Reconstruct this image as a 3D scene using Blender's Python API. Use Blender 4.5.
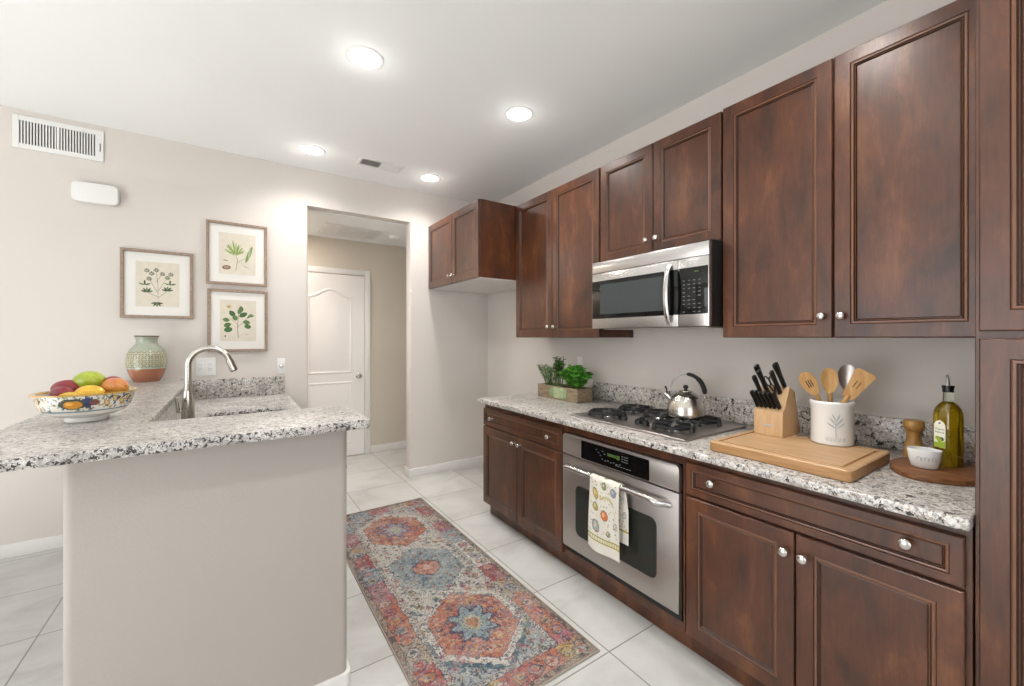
import bpy, bmesh, math, random
import numpy as np
from mathutils import Vector, Matrix, noise as mnoise

for o in list(bpy.data.objects): bpy.data.objects.remove(o)
scene = bpy.context.scene
COL = scene.collection
PI = math.pi
random.seed(7)

# ------------------------------------------------------------------ camera, world, lights, exposure
cam_d = bpy.data.cameras.new('camera')
cam = bpy.data.objects.new('camera', cam_d); COL.objects.link(cam)
cam.location = (0, 0, 1.34)
cam.rotation_euler = (PI/2, 0, -0.5964)
cam_d.sensor_fit = 'HORIZONTAL'; cam_d.sensor_width = 36
cam_d.lens = 411*36/1024
cam_d.shift_y = -5.6/1024
cam_d.clip_start = 0.02
scene.camera = cam
scene.view_settings.view_transform = 'Standard'
scene.view_settings.look = 'None'
scene.view_settings.gamma = 1
scene.view_settings.use_curve_mapping = False
scene.view_settings.exposure = 0.04

world = bpy.data.worlds.new('sky'); scene.world = world
world.use_nodes = True
wbg = world.node_tree.nodes['Background']
wbg.inputs['Color'].default_value = (0.86, 0.93, 1.0, 1)
wbg.inputs['Strength'].default_value = 1.2

def area_light(name, loc, rot, sx, sy, power, color=(1, 1, 1), spread=PI):
    l = bpy.data.lights.new(name, 'AREA'); l.shape = 'RECTANGLE'
    l.size = sx; l.size_y = sy; l.energy = power; l.color = color; l.spread = spread
    o = bpy.data.objects.new(name, l); COL.objects.link(o)
    o.location = loc; o.rotation_euler = rot
    return o
# added fill at unseen rear window; daylight through the glass door on the left
area_light('rear_window_fill', (-0.2, -3.05, 1.45), (PI/2, 0, 0), 3.6, 2.0, 40, (0.97, 0.985, 1.0))
area_light('window_daylight_side', (-3.65, 1.0, 1.25), (PI/2, 0, -PI/2), 3.0, 2.2, 55, (0.97, 0.985, 1.0))
sl = bpy.data.lights.new('bounce_sun', 'SUN'); sl.energy = 30; sl.angle = 0.02; sl.color = (1.0, 0.99, 0.975)  # sun added to bounce off the floor out of view and brighten the ceiling
so = bpy.data.objects.new('bounce_sun', sl); COL.objects.link(so)
so.rotation_euler = Vector((0.60, 0.10, -0.78)).to_track_quat('-Z', 'Y').to_euler()
LAMP_POWER = 13.0
LAMP_GLOW = 0.45
HALL_FILL_POWER = 15.0

# ------------------------------------------------------------------ colour and material helpers
def lin(c):
    if isinstance(c, str):
        c = tuple(int(c[i:i+2], 16) for i in (0, 2, 4))
    r = []
    for v in c[:3]:
        v = v/255.0
        r.append(v/12.92 if v <= 0.04045 else ((v+0.055)/1.055)**2.4)
    return tuple(r)

def lin4(c): return lin(c) + (1.0,)

class N:
    """small node helper"""
    def __init__(s, name):
        s.m = bpy.data.materials.new(name); s.m.use_nodes = True
        s.t = s.m.node_tree; s.n = s.t.nodes; s.l = s.t.links
        s.b = s.n['Principled BSDF']
    def add(s, kind, **kw):
        n = s.n.new(kind)
        for k, v in kw.items(): setattr(n, k, v)
        return n
    def link(s, a, b): s.l.new(a, b)
    def coord(s, scale=(1, 1, 1), rot=(0, 0, 0), loc=(0, 0, 0)):
        tc = s.add('ShaderNodeTexCoord'); mp = s.add('ShaderNodeMapping')
        mp.inputs['Scale'].default_value = scale; mp.inputs['Rotation'].default_value = rot
        mp.inputs['Location'].default_value = loc
        s.link(tc.outputs['Object'], mp.inputs['Vector']); return mp.outputs['Vector']
    def noise(s, vec, scale, detail=4, rough=0.55, dist=0.0):
        n = s.add('ShaderNodeTexNoise'); n.inputs['Scale'].default_value = scale
        n.inputs['Detail'].default_value = detail; n.inputs['Roughness'].default_value = rough
        n.inputs['Distortion'].default_value = dist
        s.link(vec, n.inputs['Vector']); return n.outputs['Fac']
    def ramp(s, fac, stops, interp='LINEAR'):
        r = s.add('ShaderNodeValToRGB'); cr = r.color_ramp; cr.interpolation = interp
        while len(cr.elements) < len(stops): cr.elements.new(0.5)
        for e, (p, c) in zip(cr.elements, stops):
            e.position = p; e.color = lin4(c) if not isinstance(c, float) else (c, c, c, 1)
        s.link(fac, r.inputs['Fac']); return r.outputs['Color']
    def mix(s, fac, a, b, mode='MIX'):
        m = s.add('ShaderNodeMix', data_type='RGBA', blend_type=mode)
        for sock, v in ((m.inputs[0], fac), (m.inputs[6], a), (m.inputs[7], b)):
            if isinstance(v, (int, float)): sock.default_value = v
            elif isinstance(v, tuple): sock.default_value = v if len(v) == 4 else v + (1,)
            else: s.link(v, sock)
        return m.outputs[2]
    def bump(s, h, strength, dist=0.001):
        b = s.add('ShaderNodeBump'); b.inputs['Strength'].default_value = strength
        b.inputs['Distance'].default_value = dist
        s.link(h, b.inputs['Height']); s.link(b.outputs['Normal'], s.b.inputs['Normal'])
    def set(s, **kw):
        for k, v in kw.items():
            k = k.replace('_', ' ')
            s.b.inputs[k].default_value = v
        return s

def plain(name, c, rough=0.5, metal=0.0, **kw):
    n = N(name); n.set(Roughness=rough, Metallic=metal)
    n.b.inputs['Base Color'].default_value = lin4(c)
    for k, v in kw.items(): n.b.inputs[k.replace('_', ' ')].default_value = v
    return n.m

def mottled(name, c1, c2, scale=6, rough=0.5, bump=0.0, bscale=60, stretch=(1, 1, 1), metal=0.0, detail=4, **kw):
    n = N(name); v = n.coord(stretch)
    n.link(n.ramp(n.noise(v, scale, detail), [(0.32, c1), (0.68, c2)]), n.b.inputs['Base Color'])
    n.set(Roughness=rough, Metallic=metal)
    if bump: n.bump(n.noise(n.coord(), bscale, 3), bump)
    for k, v in kw.items(): n.b.inputs[k.replace('_', ' ')].default_value = v
    return n.m

M = {}
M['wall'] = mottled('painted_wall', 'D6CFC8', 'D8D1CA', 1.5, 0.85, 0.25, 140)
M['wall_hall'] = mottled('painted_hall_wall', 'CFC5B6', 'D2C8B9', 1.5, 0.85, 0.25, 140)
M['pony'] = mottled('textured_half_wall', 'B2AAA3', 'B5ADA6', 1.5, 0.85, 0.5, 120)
M['ceiling'] = mottled('painted_ceiling', 'F3F4F3', 'F5F6F5', 1.5, 0.9, 0.2, 120)
M['trim'] = plain('white_trim', 'E6E3DF', 0.45)
M['door_white'] = plain('white_door_paint', 'EDE9E6', 0.45)
M['white_plastic'] = plain('white_plastic', 'E8E7E4', 0.4)
M['grille_dark'] = plain('grille_shadow_gap', '55534F', 0.7)
M['nickel'] = plain('brushed_nickel', 'CFCBC6', 0.25, 1.0)
M['chrome'] = plain('chrome', 'D8D8D8', 0.12, 1.0)
M['black_plastic'] = plain('black_plastic', '121212', 0.35)
M['black_gloss'] = plain('black_glass', '0A0B0C', 0.06)
M['cast_iron'] = plain('black_enamel_iron', '0B0C0F', 0.38)
M['rubber'] = plain('matte_black', '0E0E0E', 0.6)
M['grey_mark'] = plain('grey_print', '6E7275', 0.6)
M['lamp'] = N('lamp_lens').m
_b = M['lamp'].node_tree.nodes['Principled BSDF']
_b.inputs['Emission Color'].default_value = (1, 0.98, 0.95, 1); _b.inputs['Emission Strength'].default_value = 6.0
M['green_led'] = N('green_display').m
_b = M['green_led'].node_tree.nodes['Principled BSDF']
_b.inputs['Base Color'].default_value = lin4('203010'); _b.inputs['Emission Color'].default_value = lin4('86B040'); _b.inputs['Emission Strength'].default_value = 0.15

def wood_cabinet():
    n = N('cherry_cabinet_wood'); v = n.coord((1.4, 1.4, 0.55))
    big = n.ramp(n.noise(v, 6.5, 5, 0.6, 0.4), [(0.28, '361C0F'), (0.55, '5A3119'), (0.78, '80502F')])
    fine = n.ramp(n.noise(n.coord((14, 14, 1.2)), 9.0, 4, 0.6), [(0.3, 'BEB0A4'), (0.7, 'FFFFFF')])
    n.link(n.mix(0.55, big, fine, 'MULTIPLY'), n.b.inputs['Base Color'])
    n.set(Roughness=0.36, Coat_Weight=0.25, Coat_Roughness=0.28)
    n.b.inputs['Specular IOR Level'].default_value = 0.5
    return n.m
M['wood'] = wood_cabinet()
M['glaze'] = plain('dark_glaze_groove', '2C160E', 0.4)
M['wood_light'] = mottled('cabinet_bead_wood', '64402B', '74492F', 8, 0.3, Coat_Weight=0.4, Coat_Roughness=0.25)

def granite(name, warm, sc=1.0, dark=False):
    n = N(name); v = n.coord()
    d = n.add('ShaderNodeTexNoise'); d.inputs['Scale'].default_value = 60*sc; d.inputs['Detail'].default_value = 2
    n.link(v, d.inputs['Vector'])
    mx = n.add('ShaderNodeMix', data_type='RGBA', blend_type='LINEAR_LIGHT'); mx.inputs[0].default_value = 0.012
    n.link(v, mx.inputs[6]); n.link(d.outputs['Color'], mx.inputs[7]); vv = mx.outputs[2]
    def cells(scale):
        c = n.add('ShaderNodeTexVoronoi'); c.inputs['Scale'].default_value = scale
        n.link(vv, c.inputs['Vector'])
        s = n.add('ShaderNodeSeparateColor'); n.link(c.outputs['Color'], s.inputs['Color'])
        return s.outputs['Red']
    a = n.ramp(cells(95*sc), [(0.0, '4A4644'), (0.07, '8E8884'), (0.20, 'BDAE9F' if warm else 'BFBAB5'), (0.36, 'D9D5D0'), (0.58, 'E6E4E1'), (0.86, 'B0ABA7')], 'CONSTANT')
    b = n.ramp(cells(190*sc), [(0.0, '2A2726'), (0.10, '9B928B'), (0.28, 'DCD7D0'), (0.7, 'E6E2DC'), (0.9, '8B7B6C' if warm else '8A8480')], 'CONSTANT')
    c = n.mix(0.42, a, b)
    blobs = n.ramp(n.noise(vv, 38*sc, 3, 0.6), [(0.0, (0, 0, 0)), (0.535 if dark else 0.60, (0, 0, 0)), (0.56 if dark else 0.62, (255, 255, 255)), (1.0, (255, 255, 255))])
    c = n.mix(blobs, c, lin4('35302E'))
    cloud = n.ramp(n.noise(v, 14, 4), [(0.35, 'A8A4A0'), (0.65, 'FFFFFF')])
    c = n.mix(0.5, c, cloud, 'MULTIPLY')
    n.link(c, n.b.inputs['Base Color'])
    n.set(Roughness=0.30, Coat_Weight=0.12, Coat_Roughness=0.08)
    return n.m
M['granite'] = granite('speckled_granite', False, 1.45)
M['granite_warm'] = granite('speckled_warm_granite', True, 1.2)
M['granite_edge_shaded'] = granite('flecked_shaded_granite_edge', False, 2.0, True)
M['granite_warm_edge'] = granite('flecked_granite_edge', True, 1.6, False)

def floor_tile():
    n = N('floor_tile'); v = n.coord(loc=(-1.327+5*0.513, -(3.725-0.5016*4)+4*0.5016, 0))
    br = n.add('ShaderNodeTexBrick'); br.offset = 0; br.offset_frequency = 1; br.squash = 1
    br.inputs['Scale'].default_value = 1; br.inputs['Brick Width'].default_value = 0.513
    br.inputs['Row Height'].default_value = 0.5016; br.inputs['Mortar Size'].default_value = 0.0032
    br.inputs['Mortar Smooth'].default_value = 0.1; br.inputs['Bias'].default_value = 0
    br.inputs['Color1'].default_value = (1, 1, 1, 1); br.inputs['Color2'].default_value = (0.93, 0.93, 0.93, 1)
    br.inputs['Mortar'].default_value = (0, 0, 0, 1)
    n.link(v, br.inputs['Vector'])
    stone = n.ramp(n.noise(n.coord((1, 1.4, 1)), 2.6, 7, 0.62, 0.8), [(0.3, 'B7B5B1'), (0.5, 'C9C8C4'), (0.72, 'D2D1CE')])
    c = n.mix(1.0, stone, br.outputs['Color'], 'MULTIPLY')
    c = n.mix(br.outputs['Fac'], c, lin4('8B8884'))
    n.link(c, n.b.inputs['Base Color'])
    n.set(Roughness=0.28)
    inv = n.add('ShaderNodeMath', operation='SUBTRACT'); inv.inputs[0].default_value = 1; n.link(br.outputs['Fac'], inv.inputs[1])
    n.bump(inv.outputs[0], 0.5, 0.002)
    return n.m
M['floor'] = floor_tile()

def steel(name, c, rough, stretch, amt=0.08):
    n = N(name); f = n.noise(n.coord(stretch), 30, 4, 0.7)
    n.link(n.ramp(f, [(0.3, c), (0.7, tuple(min(255, int(x*1.06)) for x in (int(c[0:2], 16), int(c[2:4], 16), int(c[4:6], 16))))]), n.b.inputs['Base Color'])
    mr = n.add('ShaderNodeMapRange'); mr.inputs['To Min'].default_value = rough-amt*0.5; mr.inputs['To Max'].default_value = rough+amt*0.5
    n.link(f, mr.inputs['Value']); n.link(mr.outputs['Result'], n.b.inputs['Roughness'])
    n.set(Metallic=1.0)
    n.b.inputs['Anisotropic'].default_value = 0.5
    return n.m
M['steel'] = steel('stainless_steel', 'ADA7A3', 0.34, (90, 0.8, 90))
M['steel_bright'] = steel('polished_stainless_steel', 'C8C6C4', 0.24, (90, 0.8, 90), 0.015)
M['steel_kettle'] = steel('kettle_steel', 'C4BFB6', 0.22, (1, 1, 30), 0.06)
M['oven_glass'] = plain('dark_oven_glass', '2A2D28', 0.08)
M['mw_glass'] = plain('dark_microwave_window', '3A4042', 0.07)

def wood_plain(name, c1, c2, c3, rough=0.5, stretch=(1, 12, 12), sc=5):
    n = N(name)
    n.link(n.ramp(n.noise(n.coord(stretch), sc, 5, 0.6, 0.5), [(0.25, c1), (0.5, c2), (0.75, c3)]), n.b.inputs['Base Color'])
    n.set(Roughness=rough); return n.m
M['maple'] = wood_plain('maple_board_wood', 'B08A62', 'BF9B73', 'CCAA84', 0.5, (14, 1.2, 14))
M['maple_edge'] = wood_plain('maple_board_edge', '946A3E', 'A67C4E', 'B88F62', 0.5, (14, 1.2, 14))
M['beech'] = wood_plain('beech_block_wood', 'B99368', 'C7A378', 'D1B088', 0.5, (2, 14, 2), 4)
M['spoon'] = wood_plain('utensil_wood', 'A87C48', 'BA9058', 'C8A26E', 0.55, (8, 8, 1), 8)
M['olive'] = wood_plain('olive_wood', '4A2C18', '764A29', '94683F', 0.45, (16, 2, 16), 5)
M['mill'] = wood_plain('pepper_mill_wood', '8A5F2A', 'A87D42', 'B98D52', 0.35, (10, 10, 2), 6)
M['crate'] = wood_plain('weathered_planter_wood', '6B5B47', '8A7860', 'A39178', 0.7, (12, 2, 12), 6)
M['frame'] = wood_plain('taupe_picture_frame_wood', '7E6B5B', '96816F', 'A5917F', 0.5, (4, 4, 4), 14)
M['mat_board'] = plain('white_mat_board', 'E2DFD9', 0.8)
M['ceramic'] = mottled('white_ceramic', 'E6E6E3', 'EBEBE8', 4, 0.22, Coat_Weight=0.4)
M['ceramic_grey'] = plain('embossed_grey_line', 'B5B6B6', 0.4)
M['label_pale'] = mottled('pale_green_paint', '8E9A72', 'B4BC98', 40, 0.8)
M['soil'] = mottled('potting_soil', '20150E', '3A2A1D', 60, 0.9)
M['stem'] = mottled('green_stem', '4D6B34', '6B8048', 30, 0.6)
M['leaf_bright'] = mottled('basil_leaf', '3F8F22', '6DBB3A', 40, 0.4, Subsurface_Weight=0.0)
M['leaf_mid'] = mottled('herb_leaf', '3E6E2C', '5F9440', 40, 0.45)
M['leaf_grey'] = mottled('thyme_leaf', '5E8550', '93A683', 40, 0.5)
M['leaf_dark'] = mottled('dark_herb_leaf', '26301F', '3E2F36', 40, 0.45)
M['label_paper'] = plain('bottle_label_paper', 'F0EFDC', 0.6)
M['label_green'] = plain('bottle_label_green', '9BB33A', 0.6)
M['label_dark'] = plain('label_print', '4A5040', 0.6)
M['outlet_line'] = plain('outlet_slot', '8D8D8D', 0.6)
M['terracotta'] = plain('terracotta', 'B5714F', 0.6)

def glass(name, c, rough=0.02, ior=1.45):
    n = N(name); n.b.inputs['Base Color'].default_value = lin4(c)
    n.b.inputs['Transmission Weight'].default_value = 1.0
    n.set(Roughness=rough); n.b.inputs['IOR'].default_value = ior
    return n.m
M['oil'] = mottled('olive_oil', 'B59A12', 'BFA418', 10, 0.04)
M['oil'].node_tree.nodes['Principled BSDF'].inputs['Transmission Weight'].default_value = 0.85
M['oil'].node_tree.nodes['Principled BSDF'].inputs['Coat Weight'].default_value = 1.0
M['clear_glass'] = glass('clear_bottle_glass', 'E6EEE0', 0.02)
M['window_glass'] = glass('window_pane_glass', 'FFFFFF', 0.0, 1.1)

def attr_mat(name, rough=0.6, coat=0.0, bump=0.0, bscale=400):
    n = N(name); a = n.add('ShaderNodeAttribute', attribute_name='Col')
    n.link(a.outputs['Color'], n.b.inputs['Base Color']); n.set(Roughness=rough, Coat_Weight=coat)
    n.b.inputs['Coat Roughness'].default_value = 0.06
    if bump: n.bump(n.noise(n.coord(), bscale, 2), bump, 0.002)
    return n.m
M['rug'] = attr_mat('woven_rug', 0.95, 0, 0.6, 350)
M['print'] = attr_mat('botanical_paper', 0.8)
M['glazed'] = attr_mat('painted_glazed_ceramic', 0.18, 0.5)
M['vase'] = attr_mat('glazed_vase_ceramic', 0.2, 0.4)
M['towel'] = attr_mat('printed_towel_cloth', 0.95, 0, 0.4, 500)
M['fruit'] = attr_mat('fruit_skin', 0.28, 0.15)

# ------------------------------------------------------------------ object helpers
def tag(o, label=None, cat=None, group=None, kind=None):
    if label: o['label'] = label
    if cat: o['category'] = cat
    if group: o['group'] = group
    if kind: o['kind'] = kind
    return o

def thing(name, label, cat, loc, group=None):
    o = bpy.data.objects.new(name, None); COL.objects.link(o); o.location = loc
    o.empty_display_size = 0.1
    return tag(o, label, cat, group)

def top_of(o):
    while o.parent: o = o.parent
    return o

def link_mesh(name, me, parent=None):
    """mesh authored in world coordinates; shifted into the local space of its thing"""
    o = bpy.data.objects.new(name, me); COL.objects.link(o)
    if parent is not None:
        o.parent = parent
        L = top_of(parent).location
        me.transform(Matrix.Translation(-L))
    return o

class MB:
    def __init__(s): s.bm = bmesh.new(); s.mats = []
    def mi(s, m):
        m = M[m] if isinstance(m, str) else m
        if m not in s.mats: s.mats.append(m)
        return s.mats.index(m)
    def _merge(s, tmp, mi):
        me = bpy.data.meshes.new('t'); 
        for f in tmp.faces: f.material_index = mi if f.material_index == 0 else f.material_index
        tmp.to_mesh(me); tmp.free(); s.bm.from_mesh(me); bpy.data.meshes.remove(me)
    def box(s, x0, x1, y0, y1, z0, z1, m, bev=0.0, seg=2, rot=None):
        t = bmesh.new()
        bmesh.ops.create_cube(t, size=1)
        S = Matrix.Diagonal((abs(x1-x0), abs(y1-y0), abs(z1-z0), 1))
        t.transform(S)
        if bev: bmesh.ops.bevel(t, geom=list(t.edges), offset=bev, segments=seg, profile=0.5, affect='EDGES')
        if rot is not None: t.transform(rot.to_4x4() if not isinstance(rot, Matrix) or len(rot) == 3 else rot)
        t.transform(Matrix.Translation(((x0+x1)/2, (y0+y1)/2, (z0+z1)/2)))
        s._merge(t, s.mi(m)); return s
    def ring(s, pts, mi, closed=True):
        pass
    def prism(s, poly, axis, a, b, m, bev=0.0, seg=2):
        """poly of 2D points extruded along axis: 'x' -> (y,z), 'y' -> (x,z), 'z' -> (x,y)"""
        t = bmesh.new()
        def P(p, h):
            return {'x': (h, p[0], p[1]), 'y': (p[0], h, p[1]), 'z': (p[0], p[1], h)}[axis]
        A = [t.verts.new(P(p, a)) for p in poly]; B = [t.verts.new(P(p, b)) for p in poly]
        t.faces.new(A); t.faces.new(B[::-1])
        n = len(poly)
        for i in range(n): t.faces.new((A[i], B[i], B[(i+1) % n], A[(i+1) % n]))
        bmesh.ops.recalc_face_normals(t, faces=t.faces[:])
        if bev:
            ed = [e for e in t.edges if e.calc_face_angle(0) > 0.6]
            bmesh.ops.bevel(t, geom=ed, offset=bev, segments=seg, profile=0.5, affect='EDGES')
        s._merge(t, s.mi(m)); return s
    def lathe(s, prof, c, m, n=32, sx=1.0, sy=1.0, axis=(0, 0, 1), cap=True, mats=None):
        """prof [(r, h), ...] spun about an axis through c"""
        t = bmesh.new(); rings = []
        for r, h in prof:
            if r < 1e-6: rings.append([t.verts.new((0, 0, h))])
            else: rings.append([t.verts.new((r*sx*math.cos(2*PI*i/n), r*sy*math.sin(2*PI*i/n), h)) for i in range(n)])
        mi = s.mi(m)
        for k in range(len(rings)-1):
            A, B = rings[k], rings[k+1]
            for i in range(n):
                j = (i+1) % n
                if len(A) == 1 and len(B) == 1: break
                if len(A) == 1: t.faces.new((A[0], B[i], B[j]))
                elif len(B) == 1: t.faces.new((A[i], A[j], B[0]))
                else: t.faces.new((A[i], A[j], B[j], B[i]))
        if cap:
            if len(rings[0]) > 1: t.faces.new(rings[0][::-1])
            if len(rings[-1]) > 1: t.faces.new(rings[-1])
        bmesh.ops.recalc_face_normals(t, faces=t.faces[:])
        q = Vector((0, 0, 1)).rotation_difference(Vector(axis)).to_matrix().to_4x4()
        t.transform(Matrix.Translation(Vector(c)) @ q)
        s._merge(t, mi); return s
    def cyl(s, p0, p1, r, m, r1=None, n=20):
        p0, p1 = Vector(p0), Vector(p1); L = (p1-p0).length
        return s.lathe([(r, 0), (r if r1 is None else r1, L)], p0, m, n, axis=(p1-p0).normalized())
    def tube(s, pts, r, m, n=12, flat=None):
        """swept tube; r number or list; flat=(a,b) ellipse factors along frame normal/binormal"""
        t = bmesh.new(); pts = [Vector(p) for p in pts]; N_ = len(pts)
        rs = r if isinstance(r, (list, tuple)) else [r]*N_
        fa, fb = flat or (1, 1)
        prev = None; rings = []
        for i, p in enumerate(pts):
            d = (pts[min(i+1, N_-1)]-pts[max(i-1, 0)]).normalized()
            if prev is None:
                u = d.cross(Vector((0, 0, 1)))
                if u.length < 1e-3: u = d.cross(Vector((0, 1, 0)))
                u.normalize()
            else:
                u = (prev - d*prev.dot(d)).normalized()
            prev = u; w = d.cross(u)
            rings.append([t.verts.new(p + u*(rs[i]*fa*math.cos(2*PI*k/n)) + w*(rs[i]*fb*math.sin(2*PI*k/n))) for k in range(n)])
        for A, B in zip(rings, rings[1:]):
            for i in range(n): t.faces.new((A[i], A[(i+1) % n], B[(i+1) % n], B[i]))
        t.faces.new(rings[0][::-1]); t.faces.new(rings[-1])
        bmesh.ops.recalc_face_normals(t, faces=t.faces[:])
        s._merge(t, s.mi(m)); return s
    def ball(s, c, rx, ry, rz, m, n=20, rot=None):
        t = bmesh.new(); bmesh.ops.create_uvsphere(t, u_segments=n, v_segments=max(8, n//2), radius=1)
        t.transform(Matrix.Diagonal((rx, ry, rz, 1)))
        if rot is not None: t.transform(rot.to_4x4())
        t.transform(Matrix.Translation(Vector(c))); s._merge(t, s.mi(m)); return s
    def build(s, name, parent=None, smooth=35, **kw):
        me = bpy.data.meshes.new(name); s.bm.to_mesh(me); s.bm.free()
        for m in s.mats: me.materials.append(m)
        if smooth:
            me.polygons.foreach_set('use_smooth', [True]*len(me.polygons))
            me.set_sharp_from_angle(angle=math.radians(smooth))
        o = link_mesh(name, me, parent)
        return tag(o, **kw) if kw else o

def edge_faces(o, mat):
    # sawn sides of a slab show its dark flecks, more of them to paint in edge shade
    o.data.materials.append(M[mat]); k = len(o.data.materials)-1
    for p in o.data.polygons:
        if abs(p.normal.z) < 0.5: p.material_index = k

def struct(mb, name, smooth=35):
    return mb.build(name, None, smooth, kind='structure')

def copy_tree(o, parent=None):
    c = o.copy(); COL.objects.link(c); c.parent = parent
    for ch in list(o.children): copy_tree(ch, c)
    return c

def rounded_rect(x0, x1, y0, y1, r, n=5, corners=(1, 1, 1, 1)):
    pts = []
    for k, (cx, cy, a0) in enumerate(((x1-r, y0+r, -PI/2), (x1-r, y1-r, 0), (x0+r, y1-r, PI/2), (x0+r, y0+r, PI))):
        if corners[k]:
            for i in range(n+1):
                a = a0 + PI/2*i/n; pts.append((cx+r*math.cos(a), cy+r*math.sin(a)))
        else:
            pts.append(((x1, y0), (x1, y1), (x0, y1), (x0, y0))[k])
    return pts

# ------------------------------------------------------------------ painted grids (colour attribute)
def vnoise(h, w, cell, rng):
    gh, gw = int(h/cell)+3, int(w/cell)+3
    g = rng.random((gh, gw)); yy = np.arange(h)/cell; xx = np.arange(w)/cell
    y0 = yy.astype(int); x0 = xx.astype(int); fy = yy-y0; fx = xx-x0
    fy = fy*fy*(3-2*fy); fx = fx*fx*(3-2*fx)
    a = g[y0][:, x0]; b = g[y0][:, x0+1]; c = g[y0+1][:, x0]; d = g[y0+1][:, x0+1]
    return (a*(1-fx)+b*fx)*(1-fy)[:, None] + (c*(1-fx)+d*fx)*fy[:, None]

class Canvas:
    def __init__(s, w, h, res, bg, seed=1):
        s.W, s.H = int(round(w*res)), int(round(h*res)); s.w, s.h = w, h
        s.C = np.ones((s.H, s.W, 3))*np.array(col(bg))
        s.x, s.y = np.meshgrid((np.arange(s.W)+.5)*w/s.W, (np.arange(s.H)+.5)*h/s.H)
        s.rng = np.random.default_rng(seed)
    def put(s, mask, c, a=1.0):
        mk = (mask*a)[..., None] if mask.dtype != bool else (mask.astype(float)*a)[..., None]
        s.C = s.C*(1-mk)+np.array(col(c))*mk
    def ell(s, cx, cy, rx, ry, c, rot=0.0, a=1.0, line=0.0):
        R = max(rx, ry)*1.3+line
        j0, j1 = max(0, int((cx-R)/s.w*s.W)), min(s.W, int((cx+R)/s.w*s.W)+2)
        i0, i1 = max(0, int((cy-R)/s.h*s.H)), min(s.H, int((cy+R)/s.h*s.H)+2)
        if j1 <= j0 or i1 <= i0: return
        X = s.x[i0:i1, j0:j1]-cx; Y = s.y[i0:i1, j0:j1]-cy
        u = X*math.cos(rot)+Y*math.sin(rot); v = -X*math.sin(rot)+Y*math.cos(rot)
        d = np.sqrt((u/rx)**2+(v/ry)**2)
        mk = (d <= 1) if not line else (np.abs(d-1) <= line/min(rx, ry))
        mk = (mk.astype(float)*a)[..., None]
        s.C[i0:i1, j0:j1] = s.C[i0:i1, j0:j1]*(1-mk)+np.array(col(c))*mk
    def leaf(s, x, y, ang, L, w, c, a=1.0, vein=None):
        cx, cy = x+math.cos(ang)*L/2, y+math.sin(ang)*L/2
        X = s.x-cx; Y = s.y-cy
        u = X*math.cos(ang)+Y*math.sin(ang); v = -X*math.sin(ang)+Y*math.cos(ang)
        t = np.clip(u/(L/2), -1, 1)
        s.put((np.abs(u) <= L/2) & (np.abs(v) <= w/2*(1-t*t)**0.8), c, a)
        if vein: s.put((np.abs(u) <= L/2*.9) & (np.abs(v) < 0.0009), vein, 0.7)
    def line(s, pts, wd, c, a=1.0):
        for (x0, y0), (x1, y1) in zip(pts, pts[1:]):
            dx, dy = x1-x0, y1-y0; L2 = dx*dx+dy*dy+1e-12
            t = np.clip(((s.x-x0)*dx+(s.y-y0)*dy)/L2, 0, 1)
            s.put(np.hypot(s.x-x0-t*dx, s.y-y0-t*dy) <= wd/2, c, a)

def col(c):
    if isinstance(c, str): return [int(c[i:i+2], 16)/255 for i in (0, 2, 4)]
    return [v/255 for v in c] if max(c) > 1.001 else list(c)

def s2l(C): 
    C = np.clip(C, 0, 1)
    return np.where(C <= 0.04045, C/12.92, ((C+0.055)/1.055)**2.4)

def grid_mesh(name, V, C, extra=None, closed_u=False):
    """V (H+1,W+1,3) vertices, C (H,W,3) sRGB face colours; extra = (verts, faces, sRGB)"""
    H, W = C.shape[:2]
    nW = V.shape[1]
    verts = V.reshape(-1, 3)
    i, j = np.meshgrid(np.arange(H), np.arange(W), indexing='ij')
    a = i*nW+j; b = i*nW+(j+1) % nW; c = (i+1)*nW+(j+1) % nW; d = (i+1)*nW+j
    faces = np.stack([a, b, c, d], -1).reshape(-1, 4)
    cols = s2l(C).reshape(-1, 3)
    F = faces.tolist(); VV = verts.tolist(); per = np.repeat(cols, 4, axis=0)
    if extra:
        for ev, ef, ec in extra:
            off = len(VV); VV += [list(v) for v in ev]
            for f in ef:
                F.append([k+off for k in f]); per = np.vstack([per, np.tile(s2l(np.array(col(ec))), (len(f), 1))])
    me = bpy.data.meshes.new(name); me.from_pydata(VV, [], F); me.update()
    at = me.color_attributes.new('Col', 'FLOAT_COLOR', 'CORNER')
    at.data.foreach_set('color', np.hstack([per, np.ones((len(per), 1))]).astype(np.float32).ravel())
    me.polygons.foreach_set('use_smooth', [True]*len(me.polygons))
    me.set_sharp_from_angle(angle=math.radians(40))
    return me

# ------------------------------------------------------------------ room dimensions
XW, YB, CE = 2.258, 3.79, 2.745          # right wall, back wall, ceiling
HALLC, YH = 2.435, 4.86                  # hall ceiling, hall far wall
XL, YR = -3.5, -2.9                      # left wall, wall behind the camera

# floor
MB().box(XL-0.15, 3.1, YR-0.15, YH+0.12, -0.1, 0, 'floor').build('floor', None, 0, kind='structure')
struct(MB().box(XL-0.15, XW+0.15, YR-0.15, YB+0.11, CE, CE+0.1, 'ceiling'), 'ceiling', 0)
struct(MB().box(-0.6, 3.1, YB+0.11, YH+0.12, HALLC, HALLC+0.1, 'ceiling'), 'ceiling_hall', 0)
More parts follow.
